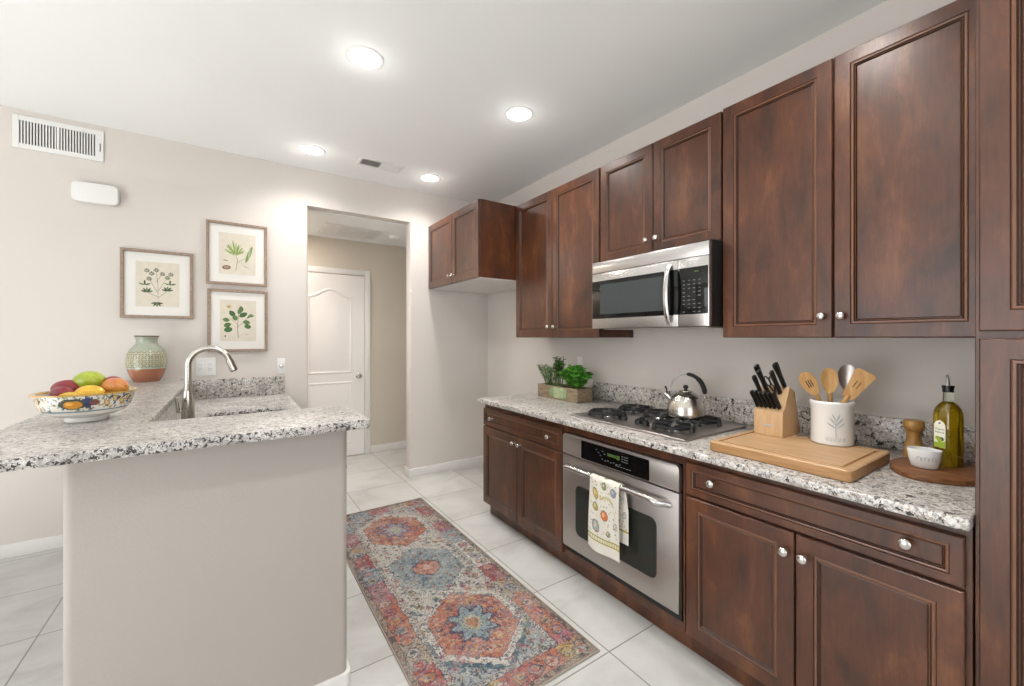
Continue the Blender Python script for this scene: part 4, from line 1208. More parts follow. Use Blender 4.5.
def bowl_col(th, z, s, r):
    rng = np.random.default_rng(4); C = np.ones(th.shape+(3,))*np.array(col('ECE9E2'))
    outer = s < 0.262
    def put(mk, c, a=1.0):
        mm = (mk.astype(float)*a)[..., None]; C[:] = C*(1-mm)+np.array(col(c))*mm
    band = outer & (z > 0.046) & (z < 0.099)
    put(band, 'DDD9CC')
    put(outer & (np.abs(z-0.045) < 0.0016), '7A8793', .9)
    vc = math.atan2(-fby, -fbx)  # direction of the camera
    X = (np.angle(np.exp(1j*(th-vc))))*0.125; Y = z
    def e(cx, cy, rx, ry, c, rot=0, a=1.0):
        u = (X-cx)*math.cos(rot)+(Y-cy)*math.sin(rot); v = -(X-cx)*math.sin(rot)+(Y-cy)*math.cos(rot)
        put(band & ((u/rx)**2+(v/ry)**2 < 1), c, a)
    for k in range(420):
        e(rng.uniform(-.39, .39), rng.uniform(.048, .097), rng.uniform(.003, .008), rng.uniform(.0012, .0035), ['7A7A66', '4B5B86', 'A98A50', '6F8A5A', '2E3A5C', 'B7A070'][k % 6], rng.uniform(0, 3), .8)
    for base in (-0.30, -0.035, 0.22):
        x = base
        e(x, .072, .036, .019, '3E4A42'); e(x, .070, .024, .013, 'D08A25'); e(x-0.008, .073, .010, .006, 'E6B24A')
        e(x+.037, .068, .010, .012, '26324E'); e(x+.036, .084, .012, .008, '33426C'); e(x+.053, .075, .012, .010, '6A3A38')
        for q in range(4):
            e(x+.085+q*.024, .070+.012*(q % 2), .008, .012, 'A88446', .5); e(x+.085+q*.024, .070+.012*(q % 2), .005, .008, 'D6BE8C', .5)
            e(x+.095+q*.024, .088-.008*(q % 2), .010, .003, '3A4038', .6)
    put((s > 0.262*0.93) & (s < 0.285) & (z > 0.0965), 'C9A04A')
    put((z > 0.0985) & (np.sin(th*90) > 0.2) & (s > .24), 'B08838', .6)
    return C
# the rim's arc length is measured from the profile so the band colours stay outside
_s = 0
for (r0, h0), (r1, h1) in zip(bprof[:11], bprof[1:12]): _s += math.hypot(r1-r0, h1-h0)
_bc = bowl_col
def bowl_col2(th, z, s, r): return _bc(th, z, s*0.262/_s, r)
painted_lathe('bowl', bprof, bowl_col2, (fbx, fby, fbz), M['glazed'], t, RS=0.90)

def fruit(name, label, c, rad, ang, c1, c2, c3, seed, tip=0.0, stem=False, power=1.0):
    """elongated fruit: rad=(long, mid, short), skin blended from c1 to c2 with blush c3"""
    n1, n2 = 48, 28
    th = np.linspace(0, PI, n2+1); ph = np.arange(n1)*2*PI/n1
    ca, sa = math.cos(ang), math.sin(ang)
    V = np.zeros((n2+1, n1, 3)); 
    r = np.sin(th)**power
    lx = rad[0]*np.cos(th)*(1+tip*np.abs(np.cos(th))**6)
    X = lx[:, None]*np.ones((1, n1)); Y = r[:, None]*rad[1]*np.cos(ph); Z = r[:, None]*rad[2]*np.sin(ph)
    V[..., 0] = c[0]+X*ca-Y*sa; V[..., 1] = c[1]+X*sa+Y*ca; V[..., 2] = c[2]+Z
    tc = (th[1:]+th[:-1])/2
    f = np.clip(0.5+0.6*np.cos(tc)[:, None]*np.ones((1, n1)), 0, 1)
    rng = np.random.default_rng(seed); nz = rng.random((n2, n1))*0.12
    g = np.clip(0.5+0.5*np.sin(ph)[None, :]*np.ones((n2, 1))*0.9+0.3*np.cos(3*ph[None, :]+5*tc[:, None])-0.35, 0, 1)
    C = (np.array(col(c1))*(1-f[..., None])+np.array(col(c2))*f[..., None])
    C = C*(1-0.6*g[..., None])+np.array(col(c3))*0.6*g[..., None]; C = C*(1-nz[..., None])
    me = grid_mesh(name, V, C); me.materials.append(M['fruit'])
    o = thing(name, label, 'fruit', c)
    link_mesh('flesh', me, o)
    e_ = Vector((c[0]+ca*rad[0]*(0.97+tip), c[1]+sa*rad[0]*(0.97+tip), c[2]))
    m = MB(); m.tube([e_, e_+Vector((ca, sa, 0.4)).normalized()*0.010], [0.0022, 0.0015], 'olive', 6); m.build('stem', o)
    return o
rx_, ry_ = math.cos(-0.5964), math.sin(-0.5964)   # roughly left-to-right as the bowl faces the room
def fp(t_, dpt, z): return (fbx+0.92*rx_*t_+0.5617*dpt, fby+0.92*ry_*t_+0.8273*dpt, fbz+z)
fruit('mango', 'dark red mango at the left of the fruit bowl', fp(-0.080, 0.004, 0.112), (0.045, 0.034, 0.031), -0.35, '6E1526', '8E2434', 'B0453F', 1)
fruit('plum', 'small dark red plum in front of the green pear', fp(-0.026, -0.060, 0.102), (0.031, 0.026, 0.024), -0.5, '5F1424', '8A2433', 'A83A44', 2)
fruit('pear', 'yellow-green pear on top in the middle of the bowl', fp(-0.030, 0.036, 0.136), (0.050, 0.038, 0.036), -0.6, '8FA51E', 'A9B92C', 'C2CC52', 3)
fruit('mango', 'orange and pink mango at the right of the fruit bowl', fp(0.082, 0.026, 0.117), (0.052, 0.031, 0.031), -0.85, 'D08238', 'DB9C48', 'C4503F', 4)
fruit('plum', 'red plum tucked behind the yellow lemon', fp(0.038, 0.060, 0.125), (0.030, 0.027, 0.026), 0.2, '8C2238', 'A83448', '7A1C30', 5)
fruit('lemon', 'yellow lemon at the front right of the bowl', fp(0.056, -0.040, 0.102), (0.041, 0.028, 0.027), -0.45, 'E2A81E', 'EDBB2C', 'F0CB50', 6, tip=0.10)
fruit('lemon', 'yellow lemon mostly sunk below the bowl rim', fp(0.018, -0.072, 0.085), (0.036, 0.025, 0.024), -0.5, 'DDAA2A', 'E6B93A', 'EDCB5C', 7, tip=0.10)
fruit('lemon', 'yellow lemon buried underneath the other fruit', fp(0.0, 0.0, 0.055), (0.036, 0.028, 0.026), 0.8, 'DDAA2A', 'E6B93A', 'EDCB5C', 8, tip=0.10)

# vase
vx, vy, vz = -0.478, 3.655, 1.045
t = thing('ceramic_vase', 'round green-glazed vase with bare terracotta base by the wall', 'vase', (vx, vy, vz))
vprof = [(0.0, 0.001), (0.066, 0.001), (0.068, 0.004), (0.086, 0.040), (0.099, 0.080), (0.105, 0.118), (0.106, 0.145), (0.101, 0.180), (0.088, 0.212), (0.068, 0.238), (0.058, 0.250), (0.055, 0.262), (0.055, 0.280), (0.060, 0.295), (0.066, 0.303), (0.064, 0.307), (0.058, 0.304), (0.050, 0.285), (0.050, 0.262), (0.075, 0.225), (0.095, 0.170), (0.09, 0.10), (0.06, 0.02), (0.0, 0.018)]
def vase_col(th, z, s, r):
    C = np.ones(th.shape+(3,))*np.array(col('A3A998'))
    def put(mk, c, a=1.0):
        mm = (np.asarray(mk, float)*a)[..., None]; C[:] = C*(1-mm)+np.array(col(c))*mm
    put((z < 0.088), 'A96D51')
    bnd = (z > 0.095) & (z < 0.205)
    put(bnd, 'B4B096')
    u = th*20; v = z*230
    net = (np.abs(np.sin((u+v)*0.5)) < 0.40) | (np.abs(np.sin((u-v)*0.5)) < 0.40)
    put(bnd & net, '4F6A5E', .85)
    dots = (np.cos(u)*np.cos(v) > 0.55); put(bnd & dots, 'D6B98A', .8)
    put(np.abs(z-0.093) < 0.004, 'A9B5A6'); put(np.abs(z-0.207) < 0.003, '93A396', .8)
    put((z > 0.299), '6B5A48')
    rng = np.random.default_rng(9); C *= (1-0.08*rng.random(th.shape))[..., None]
    return C
painted_lathe('body', vprof, vase_col, (vx, vy, vz), M['vase'], t)

# ------------------------------------------------------------------ framed botanical prints
def botanical(cv, kind):
    w, h = cv.w, cv.h
    g1, g2, br = '4E5E42', '6F7F5C', '6A5A48'
    if kind == 0:
        st = [((.50, .12), (.50, .50)), ((.50, .30), (.30, .62)), ((.50, .35), (.72, .66)), ((.50, .50), (.46, .80)), ((.50, .22), (.25, .32)), ((.50, .20), (.72, .36)), ((.46, .55), (.60, .74))]
        for a, b in st: cv.line([(a[0]*w, a[1]*h), (b[0]*w, b[1]*h)], .0022, br, .9)
        for (x, y) in ((.30, .62), (.72, .66), (.46, .82), (.60, .74), (.36, .74), (.25, .80), (.80, .74)):
            for k in range(7):
                a = k*2*PI/7; cv.ell(x*w+.010*math.cos(a), y*h+.009*math.sin(a), .0065, .0045, ['7A8068', '8B8378', '5F6E52', 'A58E88'][k % 4], a, .9)
        for (x, y, n) in ((.25, .32, 5), (.72, .36, 5), (.48, .10, 5), (.20, .48, 3), (.78, .50, 3)):
            for k in range(n):
                a = PI*.1+k*PI*.8/max(1, n-1)+PI*(0 if y > .2 else 1)*1.0; cv.leaf(x*w, y*h, a, .034, .011, [g1, '3F4E38', g2][k % 3])
    elif kind == 1:
        cv.line([(.45*w, .10*h), (.50*w, .35*h), (.40*w, .60*h)], .0035, '8C9468'); cv.line([(.50*w, .30*h), (.72*w, .42*h), (.80*w, .50*h)], .0025, '7A8458')
        for k in range(11):
            a = PI*.24+k*PI*.062; cv.leaf((.44+.03*math.cos(a))*w, (.46+.02*(k % 3))*h, a, .105-.007*abs(k-5), .013, ['B4BE82', '98A868', 'C8CFA0', '7F9056'][k % 4], 1, '6A7A48')
        for a in (2.9, 2.3, .4): cv.leaf(.45*w, .50*h, a, .06, .014, '8FA060', 1, '6A7A48')
        cv.leaf(.72*w, .30*h, 1.25, .14, .026, '7D8F5E', 1, '4E6238'); cv.leaf(.80*w, .38*h, 1.45, .10, .014, 'A3AE84')
        for k in range(5): cv.line([((.6+.03*k)*w, (.28-.02*k)*h), ((.72+.03*k)*w, (.20-.01*k)*h)], .0015, '8A8468')
        cv.ell(.20*w, .16*h, .027, .016, '7B5B4E', .1); cv.ell(.20*w, .16*h, .018, .009, 'A58B7C', .1); cv.ell(.18*w, .33*h, .016, .004, '9A8A70', -.2)
    else:
        cv.line([(.50*w, .08*h), (.47*w, .30*h), (.50*w, .62*h), (.55*w, .76*h)], .0035, '8C6F58'); cv.line([(.48*w, .34*h), (.74*w, .56*h)], .0025, '8C6F58'); cv.line([(.48*w, .40*h), (.26*w, .56*h)], .0025, '8C6F58')
        for (x, y, a, L, ww) in ((.50, .66, 1.2, .05, .030), (.52, .60, .5, .06, .034), (.40, .60, 2.2, .055, .034), (.26, .50, 2.9, .045, .030), (.30, .42, 3.5, .05, .034), (.62, .48, -.2, .05, .032), (.74, .56, .8, .05, .018), (.80, .60, .3, .035, .014), (.44, .50, 1.9, .045, .034), (.60, .72, 1.8, .045, .028)):
            cv.leaf(x*w, y*h, a, L, ww, ['4F6F3E', '3F5F34', '5E7C48'][int(x*100) % 3], 1, '8CA070')
        cv.ell(.22*w, .28*h, .026, .019, '3F6436', .2); cv.line([(.14*w, .26*h), (.31*w, .31*h)], .001, '8CA070')
        cv.ell(.76*w, .36*h, .022, .017, '4F6F3E', -.4)
        for k in range(6):
            a = k*PI/3; cv.ell(.24*w+.012*math.cos(a), .84*h+.010*math.sin(a), .0085, .005, 'D0B98A', a); 
        cv.ell(.24*w, .84*h, .006, .006, '8C7A40'); cv.ell(.14*w, .12*h, .004, .009, '4A5A3A'); cv.ell(.74*w, .16*h, .014, .002, '8A8070')
def framed(label, x0, x1, z0, z1, kind, lean=0.0):
    yb = YB-0.0008; yf = YB-0.024
    t = thing('framed_print', label, 'picture', ((x0+x1)/2, yb, z0), 'framed botanical prints on the back wall')
    m = MB(); fw = 0.019
    tb = bmesh.new(); R = []
    for off, y in ((0, yb), (0, yf+0.002), (0.002, yf), (fw-0.003, yf), (fw, yf+0.003), (fw, yf+0.014)):
        R.append([tb.verts.new(p) for p in ((x0+off, y, z0+off), (x1-off, y, z0+off), (x1-off, y, z1-off), (x0+off, y, z1-off))])
    for A, B in zip(R, R[1:]):
        for i in range(4): tb.faces.new((A[i], A[(i+1) % 4], B[(i+1) % 4], B[i]))
    tb.faces.new(R[0]); bmesh.ops.recalc_face_normals(tb, faces=tb.faces[:]); m._merge(tb, m.mi('frame'))
    m.build('frame', t, 30)
    MB().box(x0+fw+0.0005, x1-fw-0.0005, yf+0.012, yf+0.0145, z0+fw+0.0005, z1-fw-0.0005, 'mat_board').build('mat', t, 0)
    iw, ih = (x1-x0)*0.60, (z1-z0)*0.66
    cv = Canvas(iw, ih, 620, 'D8D0BF', 20+kind)
    cv.put((cv.x < .0015) | (cv.x > iw-.0015) | (cv.y < .0015) | (cv.y > ih-.0015), 'D3CCBE')
    botanical(cv, kind)
    nz = vnoise(cv.H, cv.W, 14, cv.rng); cv.C *= (0.97+0.03*nz)[..., None]
    ux, uz = (x0+x1)/2-iw/2, (z0+z1)/2-ih/2
    X, Z = np.meshgrid(np.linspace(ux, ux+iw, cv.W+1), np.linspace(uz, uz+ih, cv.H+1))
    V = np.stack([X, np.full_like(X, yf+0.0115), Z], -1)
    me = grid_mesh('botanical_print', V, cv.C); me.materials.append(M['print'])
    link_mesh('botanical_print', me, t)
framed('framed print of small flowering stems, left of the other two', -0.630, -0.240, 1.474, 1.947, 0)
framed('upper right framed print of a pale green bloom and long leaf', -0.165, 0.223, 1.739, 2.211, 1)
framed('lower right framed print of a dark green leafy sprig', -0.157, 0.226, 1.232, 1.703, 2)

# ------------------------------------------------------------------ wall and ceiling fittings
t = thing('air_vent', 'white vertical-slat air vent high on the left wall', 'vent', (-0.91, YB, 2.505))
m = MB(); x0, x1, z0, z1 = -1.113, -0.711, 2.504, 2.706
for a in ((x0, x0+0.028, z0, z1), (x1-0.034, x1, z0, z1), (x0+0.028, x1-0.034, z0, z0+0.030), (x0+0.028, x1-0.034, z1-0.030, z1), (-0.925, -0.914, z0+0.03, z1-0.03)):
    m.box(a[0], a[1], YB-0.010, YB-0.0006, a[2], a[3], 'white_plastic', 0.0015, 1)
m.build('frame', t)
MB().box(x0+0.028, x1-0.034, YB-0.0035, YB-0.0006, z0+0.03, z1-0.03, 'grille_dark').build('duct_gap', t, 0, label='dark gap behind the slats')
m = MB()
for i in range(26):
    x = x0+0.034+i*0.0131
    if abs(x+0.9195) < 0.009: continue
    m.box(x, x+0.0062, YB-0.0085, YB-0.004, z0+0.029, z1-0.029, 'white_plastic')
m.build('slats', t, 0)
MB().box(x1-0.018, x1-0.014, YB-0.014, YB-0.0105, z0+0.065, z1-0.085, 'grille_dark').build('damper_lever', t, 0)

t = thing('door_chime', 'white rounded door chime box below the wall vent', 'door chime', (-0.74, YB, 2.22))
m = MB(); m.prism(rounded_rect(-0.857, -0.632, 2.218, 2.346, 0.032, 6), 'y', YB-0.045, YB-0.0006, 'white_plastic', 0.008, 3); m.build('cover', t, 50)

t = thing('wall_outlet', 'white double outlet plate behind the faucet', 'outlet', (-0.165, YB, 1.06))
m = MB(); m.prism(rounded_rect(-0.226, -0.108, 1.058, 1.190, 0.006, 3), 'y', YB-0.007, YB-0.0006, 'white_plastic', 0.002, 2); m.build('plate', t)
m = MB()
for xx in (-0.196, -0.138):
    m.box(xx-0.016, xx+0.016, YB-0.0085, YB-0.0068, 1.090, 1.158, 'white_plastic', 0.001)
    for zz in (1.108, 1.140):
        m.box(xx-0.006, xx-0.004, YB-0.009, YB-0.0083, zz-0.005, zz+0.005, 'outlet_line'); m.box(xx+0.004, xx+0.006, YB-0.009, YB-0.0083, zz-0.005, zz+0.005, 'outlet_line')
m.build('sockets', t)
t = thing('wall_switch', 'small white wall plate with a round metal button beside the opening', 'switch', (0.32, YB, 1.05))
m = MB(); m.prism(rounded_rect(0.291, 0.351, 1.048, 1.172, 0.005, 3), 'y', YB-0.006, YB-0.0006, 'white_plastic', 0.002, 2); m.build('plate', t)
m = MB(); m.lathe([(0.016, 0), (0.016, 0.006), (0.012, 0.012), (0.0, 0.013)], (0.322, YB-0.006, 1.112), 'nickel', 18, axis=(0, -1, 0)); m.build('button', t)
t = thing('wall_outlet', 'white outlet plate on the wall behind the herb planter', 'outlet', (XW, 2.13, 1.1))
m = MB(); m.box(XW-0.007, XW-0.0006, 2.345, 2.400, 1.075, 1.19, 'white_plastic', 0.002); m.build('plate', t)
m = MB(); m.box(XW-0.0085, XW-0.0068, 2.358, 2.387, 1.092, 1.172, 'white_plastic', 0.001); m.build('sockets', t)
MB().box(1.400, 1.414, YB-0.006, YB-0.0006, 1.772, 1.790, 'white_plastic', 0.002).build('wall_sensor', None, label='tiny white square sensor on the wall right of the opening', cat='sensor')

t = thing('door_bumper', 'small dark round bumper on the end of the half wall', 'bumper', (0.352, 1.69, 0.838))
MB().lathe([(0.014, 0.0004), (0.014, 0.004), (0.008, 0.008), (0.009, 0.014), (0, 0.015)], (0.352, 1.69, 0.838), 'rubber', 16, axis=(1, 0, 0)).build('disc', t)
# recessed ceiling lights
lamps = [('recessed_light', (0.549, 2.125), 'round recessed ceiling light nearest the camera, over the aisle'),
         ('recessed_light', (1.488, 2.114), 'round recessed ceiling light nearest the cabinets'),
         ('recessed_light', (0.490, 3.392), 'round recessed ceiling light left of the ceiling vent'),
         ('recessed_light', (1.437, 3.403), 'round recessed ceiling light in front of the alcove cabinet'),
         ('recessed_light', (0.56, 0.55), 'round recessed ceiling light above the camera'),
         ('recessed_light', (1.40, 0.62), 'round recessed ceiling light over the pantry end')]
proto = None
for nm, (lx, ly), lab in lamps:
    if proto is None:
        t = thing(nm, lab, 'ceiling light', (lx, ly, CE), 'recessed ceiling lights'); proto = t
        m = MB(); m.lathe([(0.092, -0.0004), (0.092, -0.003), (0.086, -0.006), (0.076, -0.004), (0.074, -0.001)], (lx, ly, CE), 'white_plastic', 40, cap=False); m.build('trim_ring', t, 50)
        m = MB(); m.lathe([(0.0755, -0.0006), (0.0755, -0.0025), (0.0, -0.003)], (lx, ly, CE), 'lamp', 40, cap=False); m.build('lens', t, 50)
        ld = bpy.data.lights.new('bulb', 'SPOT'); ld.energy = LAMP_POWER*3.5; ld.color = (1.0, 0.97, 0.935)
        ld.spot_size = math.radians(150); ld.spot_blend = 1.0; ld.shadow_soft_size = 0.07
        lo = bpy.data.objects.new('bulb', ld); COL.objects.link(lo); lo.parent = t; lo.location = (0, 0, -0.02)
        ld = bpy.data.lights.new('glow', 'POINT'); ld.energy = LAMP_GLOW; ld.color = (1.0, 0.98, 0.955); ld.shadow_soft_size = 0.05
        lo = bpy.data.objects.new('glow', ld); COL.objects.link(lo); lo.parent = t; lo.location = (0, 0, -0.085)
    else:
        t = copy_tree(proto); t.location = (lx, ly, CE); t['label'] = lab

# ceiling supply register
t = thing('ceiling_vent', 'small white two-way register on the kitchen ceiling near the opening', 'vent', (1.0, 3.37, CE))
x0, x1, y0, y1 = 0.820, 1.175, 3.292, 3.450
m = MB()
for a in ((x0, x1, y0, y0+0.022), (x0, x1, y1-0.022, y1), (x0, x0+0.022, y0+0.022, y1-0.022), (x1-0.022, x1, y0+0.022, y1-0.022), ((x0+x1)/2-0.008, (x0+x1)/2+0.008, y0+0.022, y1-0.022)):
    m.box(a[0], a[1], a[2], a[3], CE-0.008, CE-0.0006, 'white_plastic', 0.0015, 1)
m.build('frame', t)
MB().box(x0+0.02, x1-0.02, y0+0.02, y1-0.02, CE-0.002, CE-0.0006, 'grille_dark').build('duct_gap', t, 0)
m = MB(); xm = (x0+x1)/2
for i in range(11):
    x = x0+0.030+i*0.0130
    m.box(x-0.0005, x+0.0005, y0+0.02, y1-0.02, CE-0.0085, CE-0.002, 'white_plastic', rot=Matrix.Rotation(0.9, 3, 'Y'))
    x = xm+0.014+i*0.0130
    m.box(x-0.006, x+0.006, y0+0.02, y1-0.02, CE-0.0066, CE-0.0056, 'white_plastic', rot=Matrix.Rotation(0.5, 3, 'Y'))
m.build('slats', t, 0)

# hall return grille, smoke detector
t = thing('return_grille', 'large white four-section return air grille on the hall ceiling', 'vent', (1.0, 4.44, HALLC))
x0, x1, y0, y1 = 0.727, 1.297, 4.235, 4.655
m = MB(); zc = HALLC
for a in ((x0, x1, y0, y0+0.03), (x0, x1, y1-0.03, y1), (x0, x0+0.03, y0+0.03, y1-0.03), (x1-0.03, x1, y0+0.03, y1-0.03)):
    m.box(a[0], a[1], a[2], a[3], zc-0.012, zc-0.0006, 'white_plastic', 0.0015, 1)
for k_ in (1, 2, 3):
    xx = x0+(x1-x0)*k_/4; m.box(xx-0.012, xx+0.012, y0+0.03, y1-0.03, zc-0.010, zc-0.0006, 'white_plastic')
m.build('frame', t)
MB().box(x0+0.028, x1-0.028, y0+0.028, y1-0.028, zc-0.002, zc-0.0006, 'grille_dark').build('duct_gap', t, 0)
m = MB()
for i in range(24):
    y = y0+0.034+i*0.0148; m.box(x0+0.03, x1-0.03, y, y+0.0095, zc-0.008, zc-0.006, 'white_plastic')
m.build('slats', t, 0)
t = thing('smoke_detector', 'round white smoke detector on the hall ceiling', 'smoke detector', (1.455, 4.40, HALLC))
m = MB(); m.lathe([(0.066, -0.0006), (0.066, -0.014), (0.058, -0.030), (0.040, -0.036), (0.0, -0.037)], (1.455, 4.40, HALLC), 'white_plastic', 36, cap=False); m.build('housing', t, 50)
m = MB(); m.lathe([(0.070, -0.0004), (0.070, -0.005), (0.067, -0.006)], (1.455, 4.40, HALLC), 'trim', 36, cap=False); m.build('base', t, 50)
area_light('hall_fill', (0.2, 4.4, HALLC-0.02), (0, 0, 0), 0.3, 0.3, HALL_FILL_POWER, (1.0, 0.93, 0.85))  # unseen fill light added to brighten the hall, no fixture

# ------------------------------------------------------------------ runner rug
def make_rug():
    x0, x1, y0, y1 = 0.565, 1.290, 1.243, 3.250
    w, h = x1-x0, y1-y0
    cv = Canvas(w, h, 300, 'CFC6B8', 42); rng = cv.rng
    H, W = cv.H, cv.W
    eX, eY = cv.x.copy(), cv.y.copy()
    edge = np.clip(np.minimum(np.minimum(eX, w-eX), np.minimum(eY, h-eY))/0.05, 0, 1)
    cv.x = cv.x+edge*((vnoise(H, W, 6, rng)-0.5)*.011+(vnoise(H, W, 2.2, rng)-.5)*.008)
    cv.y = cv.y+edge*((vnoise(H, W, 6, rng)-0.5)*.011+(vnoise(H, W, 2.2, rng)-.5)*.008)
    X, Y = cv.x, cv.y
    pal = dict(o='C9765A', r='B4564F', p='BF7076', b='93A4AA', n='3C4A66', c='D8CFC0', t='B7A58C', g='8E9A84', y='C9A15E', v='8F7F96', te='4E6D7C')
    bw = 0.118
    inb = (X < bw) | (X > w-bw) | (Y < bw) | (Y > h-bw)
    # border blocks
    seq = ['r', 'c', 'p', 'b', 'o', 't', 'r', 'b', 'c', 'o', 'p', 't']
    for k in range(12):
        a, b = k*h/12, (k+1)*h/12
        cv.put((X < bw) & (Y >= a) & (Y < b), pal[seq[(k*5+1) % 12]]); cv.put((X > w-bw) & (Y >= a) & (Y < b), pal[seq[(k*7+2) % 12]])
    for k in range(5):
        a, b = k*w/5, (k+1)*w/5
        cv.put((Y < bw) & (X >= a) & (X < b), pal[['o', 'y', 'r', 'o', 'y'][k]]); cv.put((Y > h-bw) & (X >= a) & (X < b), pal[['r', 'b', 'p', 't', 'r'][k]])
    for sx_ in (bw*0.56, w-bw*0.56):
        for k in range(26):
            yc = (k+.5)*h/26
            cv.ell(sx_, yc, .030, .026, pal[['c', 'o', 'b', 'y', 'p'][k % 5]], 0, .55); cv.ell(sx_, yc, .030, .026, pal['n'], 0, .55, .003)
            cv.ell(sx_, yc, .013, .011, pal[['r', 'n', 'o', 'te'][k % 4]], 0, .8); cv.ell(sx_, yc+h/52, .034, .005, pal['v'], .5, .6)
    for sy_ in (bw*0.56, h-bw*0.56):
        for k in range(9):
            xc = (k+.5)*w/9
            cv.ell(xc, sy_, .028, .028, pal[['c', 'y', 'b'][k % 3]], 0, .5); cv.ell(xc, sy_, .028, .028, pal['n'], 0, .5, .003); cv.ell(xc, sy_, .012, .012, pal[['r', 'g', 'o'][k % 3]], 0, .8)
    # field
    fld = ~inb
    cv.put(fld, 'CDC6BA')
    fx, fy = X-w/2, Y-h/2
    def hexq(cy, a=0.205, b=0.283, s=0.125):
        ax, ay = np.abs(fx), np.abs(Y-cy)
        return np.maximum(ax/a, (ay+(b-s)*ax/a)/b)
    # ground between: bluish / teal triangles at the ends
    q0 = [hexq(c) for c in (0.450, 1.003, 1.562)]
    cv.put(fld & (Y < 0.30) & (q0[0] > 1.10), 'A9AFAF'); cv.put(fld & (q0[0] > 1.06) & (q0[0] < 1.17) & (Y < 0.45), pal['te'])
    cv.put(fld & (Y > h-0.30) & (q0[2] > 1.08), 'B5B2AC')
    for k in range(620):
        x, y = rng.uniform(bw, w-bw), rng.uniform(bw, h-bw)
        c = pal[list(pal)[rng.integers(0, 11)]]
        cv.ell(x, y, rng.uniform(.006, .014), rng.uniform(.005, .010), c, rng.uniform(0, 3), .65)
    for i, q in enumerate(q0):
        cv.put(fld & (q < 1.03), 'DAD3C6')
        cv.put(fld & (q > .955) & (q < 1.0) & (np.sin(Y*260+X*200) > .1), '55606A', .7)
        cv.put(fld & (q < .92), pal['n'], .8)
        cv.put(fld & (q < .905), 'C4735A' if i != 1 else '98A5A8')
        cy = (0.450, 1.003, 1.562)[i]
        for k in range(170):
            a = rng.uniform(0, 2*PI); rr_ = math.sqrt(rng.uniform(0, 1)); x, y = w/2+.18*rr_*math.cos(a), cy+.24*rr_*math.sin(a)
            if abs(x-w/2)/.18+abs(y-cy)/.30 > 1.25: continue
            cs = ['D8956F', 'B0504A', 'D9A98A', 'CC8A86', '8A6A86', 'D0A45E'] if i != 1 else ['B9C0BC', '8B98A4', '6F8A92', 'C9B8A8', 'A8AE98', 'B98478']
            cv.ell(x, y, rng.uniform(.008, .018), rng.uniform(.006, .013), cs[k % 6], rng.uniform(0, 3), .7)
        for k in range(46):
            a = rng.uniform(0, 2*PI); rr_ = rng.uniform(.45, .95); x, y = w/2+.165*rr_*math.cos(a), cy+.20*rr_*math.sin(a)
            cv.ell(x, y, .013, .011, '4A4A68' if i != 1 else '5A7480', rng.uniform(0, 3), .7, .0028)
        # inner star
        ang = np.arctan2(Y-cy, fx); rad = np.hypot(fx*1.0, (Y-cy)*0.85)
        lob = 0.085*(1+0.22*np.cos(ang*8))
        if i == 1:
            cv.put(fld & (hexq(cy, .075, .085, .03) < 1.12), '3C4258', .8); cv.put(fld & (hexq(cy, .075, .085, .03) < .98), 'C77A62'); cv.put(fld & (rad < .022), 'D8A890')
        elif i == 0:
            cv.put(fld & (rad < lob+.016), '3F4A6C', .85); cv.put(fld & (rad < lob), '8FA3A6'); cv.put(fld & (rad < .045), 'B9B49A'); cv.put(fld & (rad < .028), 'C08462')
        else:
            cv.put(fld & (rad < lob+.01), '7E7590', .8); cv.put(fld & (rad < lob*.75), 'A9A3A8'); cv.put(fld & (rad < .035), 'B9BCA0')
    # guard lines
    def frame_line(d, wd, c, a=1):
        e = np.minimum(np.minimum(X, w-X), np.minimum(Y, h-Y)); cv.put(np.abs(e-d) < wd/2, c, a); return e
    e = frame_line(bw, .004, '3A4050', .8); frame_line(bw+.014, .018, 'C9BFB0', .7); frame_line(bw+.024, .003, '3A4050', .7)
    cv.put((np.abs(e-(bw+.014)) < .007) & (np.sin(X*230)*np.sin(Y*230) > .15), '5A5560', .7)
    cv.put(e < .026, '86736A', .9); cv.put((e < .024) & (e > .007) & (np.sin(X*330+Y*150)*np.sin(Y*330-X*150) > 0), 'B3A18C', .9)
    cv.put((e < .024) & (e > .007) & (vnoise(H, W, 5, rng) > .62), '4B4A50', .7); frame_line(.028, .003, '3A4050', .7)
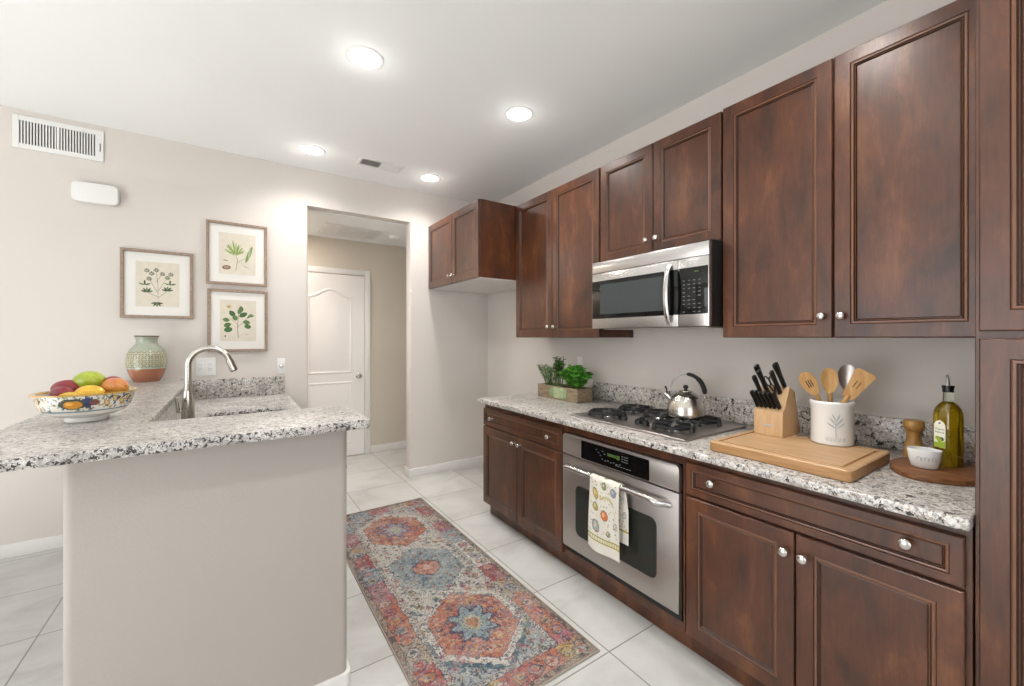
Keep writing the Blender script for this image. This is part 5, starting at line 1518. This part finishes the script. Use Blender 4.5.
    # contour squiggles, distress, weave grain
    n1 = vnoise(H, W, 7, rng)*.6+vnoise(H, W, 3.5, rng)*.4
    for k in range(230):
        x, y = rng.uniform(bw+.02, w-bw-.02), rng.uniform(bw+.02, h-bw-.02)
        if min(float(np.hypot((x-w/2)/.17, (y-c_)/.24)) for c_ in (0.450, 1.003, 1.562)) < 1: continue
        a_ = rng.uniform(0, 3); c1_ = ['B4606A', '5E7886', '9A8058', 'B9705A', '6F7A62'][k % 5]
        for q_ in range(5): cv.ell(x+.011*math.cos(a_+q_*1.2566), y+.011*math.sin(a_+q_*1.2566), .007, .0045, c1_, a_+q_*1.2566, .8)
        cv.ell(x, y, .0045, .0045, '3A3F52', 0, .9)
    cv.put((np.abs(n1-.5) < .034) & (e > .03), '3F4257', .66)
    n2 = vnoise(H, W, 9, rng)*.5+vnoise(H, W, 4, rng)*.5
    cv.put((np.abs(n2-.45) < .014) & (e > .03), 'E2D8C8', .6)
    n3 = vnoise(H, W, 30, rng)*.5+vnoise(H, W, 5, rng)*.5
    f = np.clip((n3-.42)*1.2, 0, .34)[..., None]; cv.C = cv.C*(1-f)+np.array(col('D3CBC0'))*f
    cv.C *= (0.84+0.26*rng.random((H, W)))[..., None]
    g_ = cv.C.mean(axis=2, keepdims=True); cv.C = np.clip((g_+(cv.C-g_)*0.88)*0.86, 0, 1)
    Xg, Yg = np.meshgrid(np.linspace(x0, x1, W+1), np.linspace(y0, y1, H+1))
    V = np.stack([Xg, Yg, np.full_like(Xg, 0.0085)], -1)
    ev = [(a, b, c) for c in (0.001, 0.0084) for a, b in ((x0-.004, y0-.004), (x1+.004, y0-.004), (x1+.004, y1+.004), (x0-.004, y1+.004))]
    ef = [(3, 2, 1, 0), (4, 5, 6, 7), (0, 1, 5, 4), (1, 2, 6, 5), (2, 3, 7, 6), (3, 0, 4, 7)]
    me = grid_mesh('runner_rug', V, cv.C, [(ev, ef, 'A39A8C')]); me.materials.append(M['rug'])
    o = link_mesh('runner_rug', me)
    tag(o, 'worn multicoloured medallion runner rug on the tiled kitchen floor', 'rug')
make_rug()
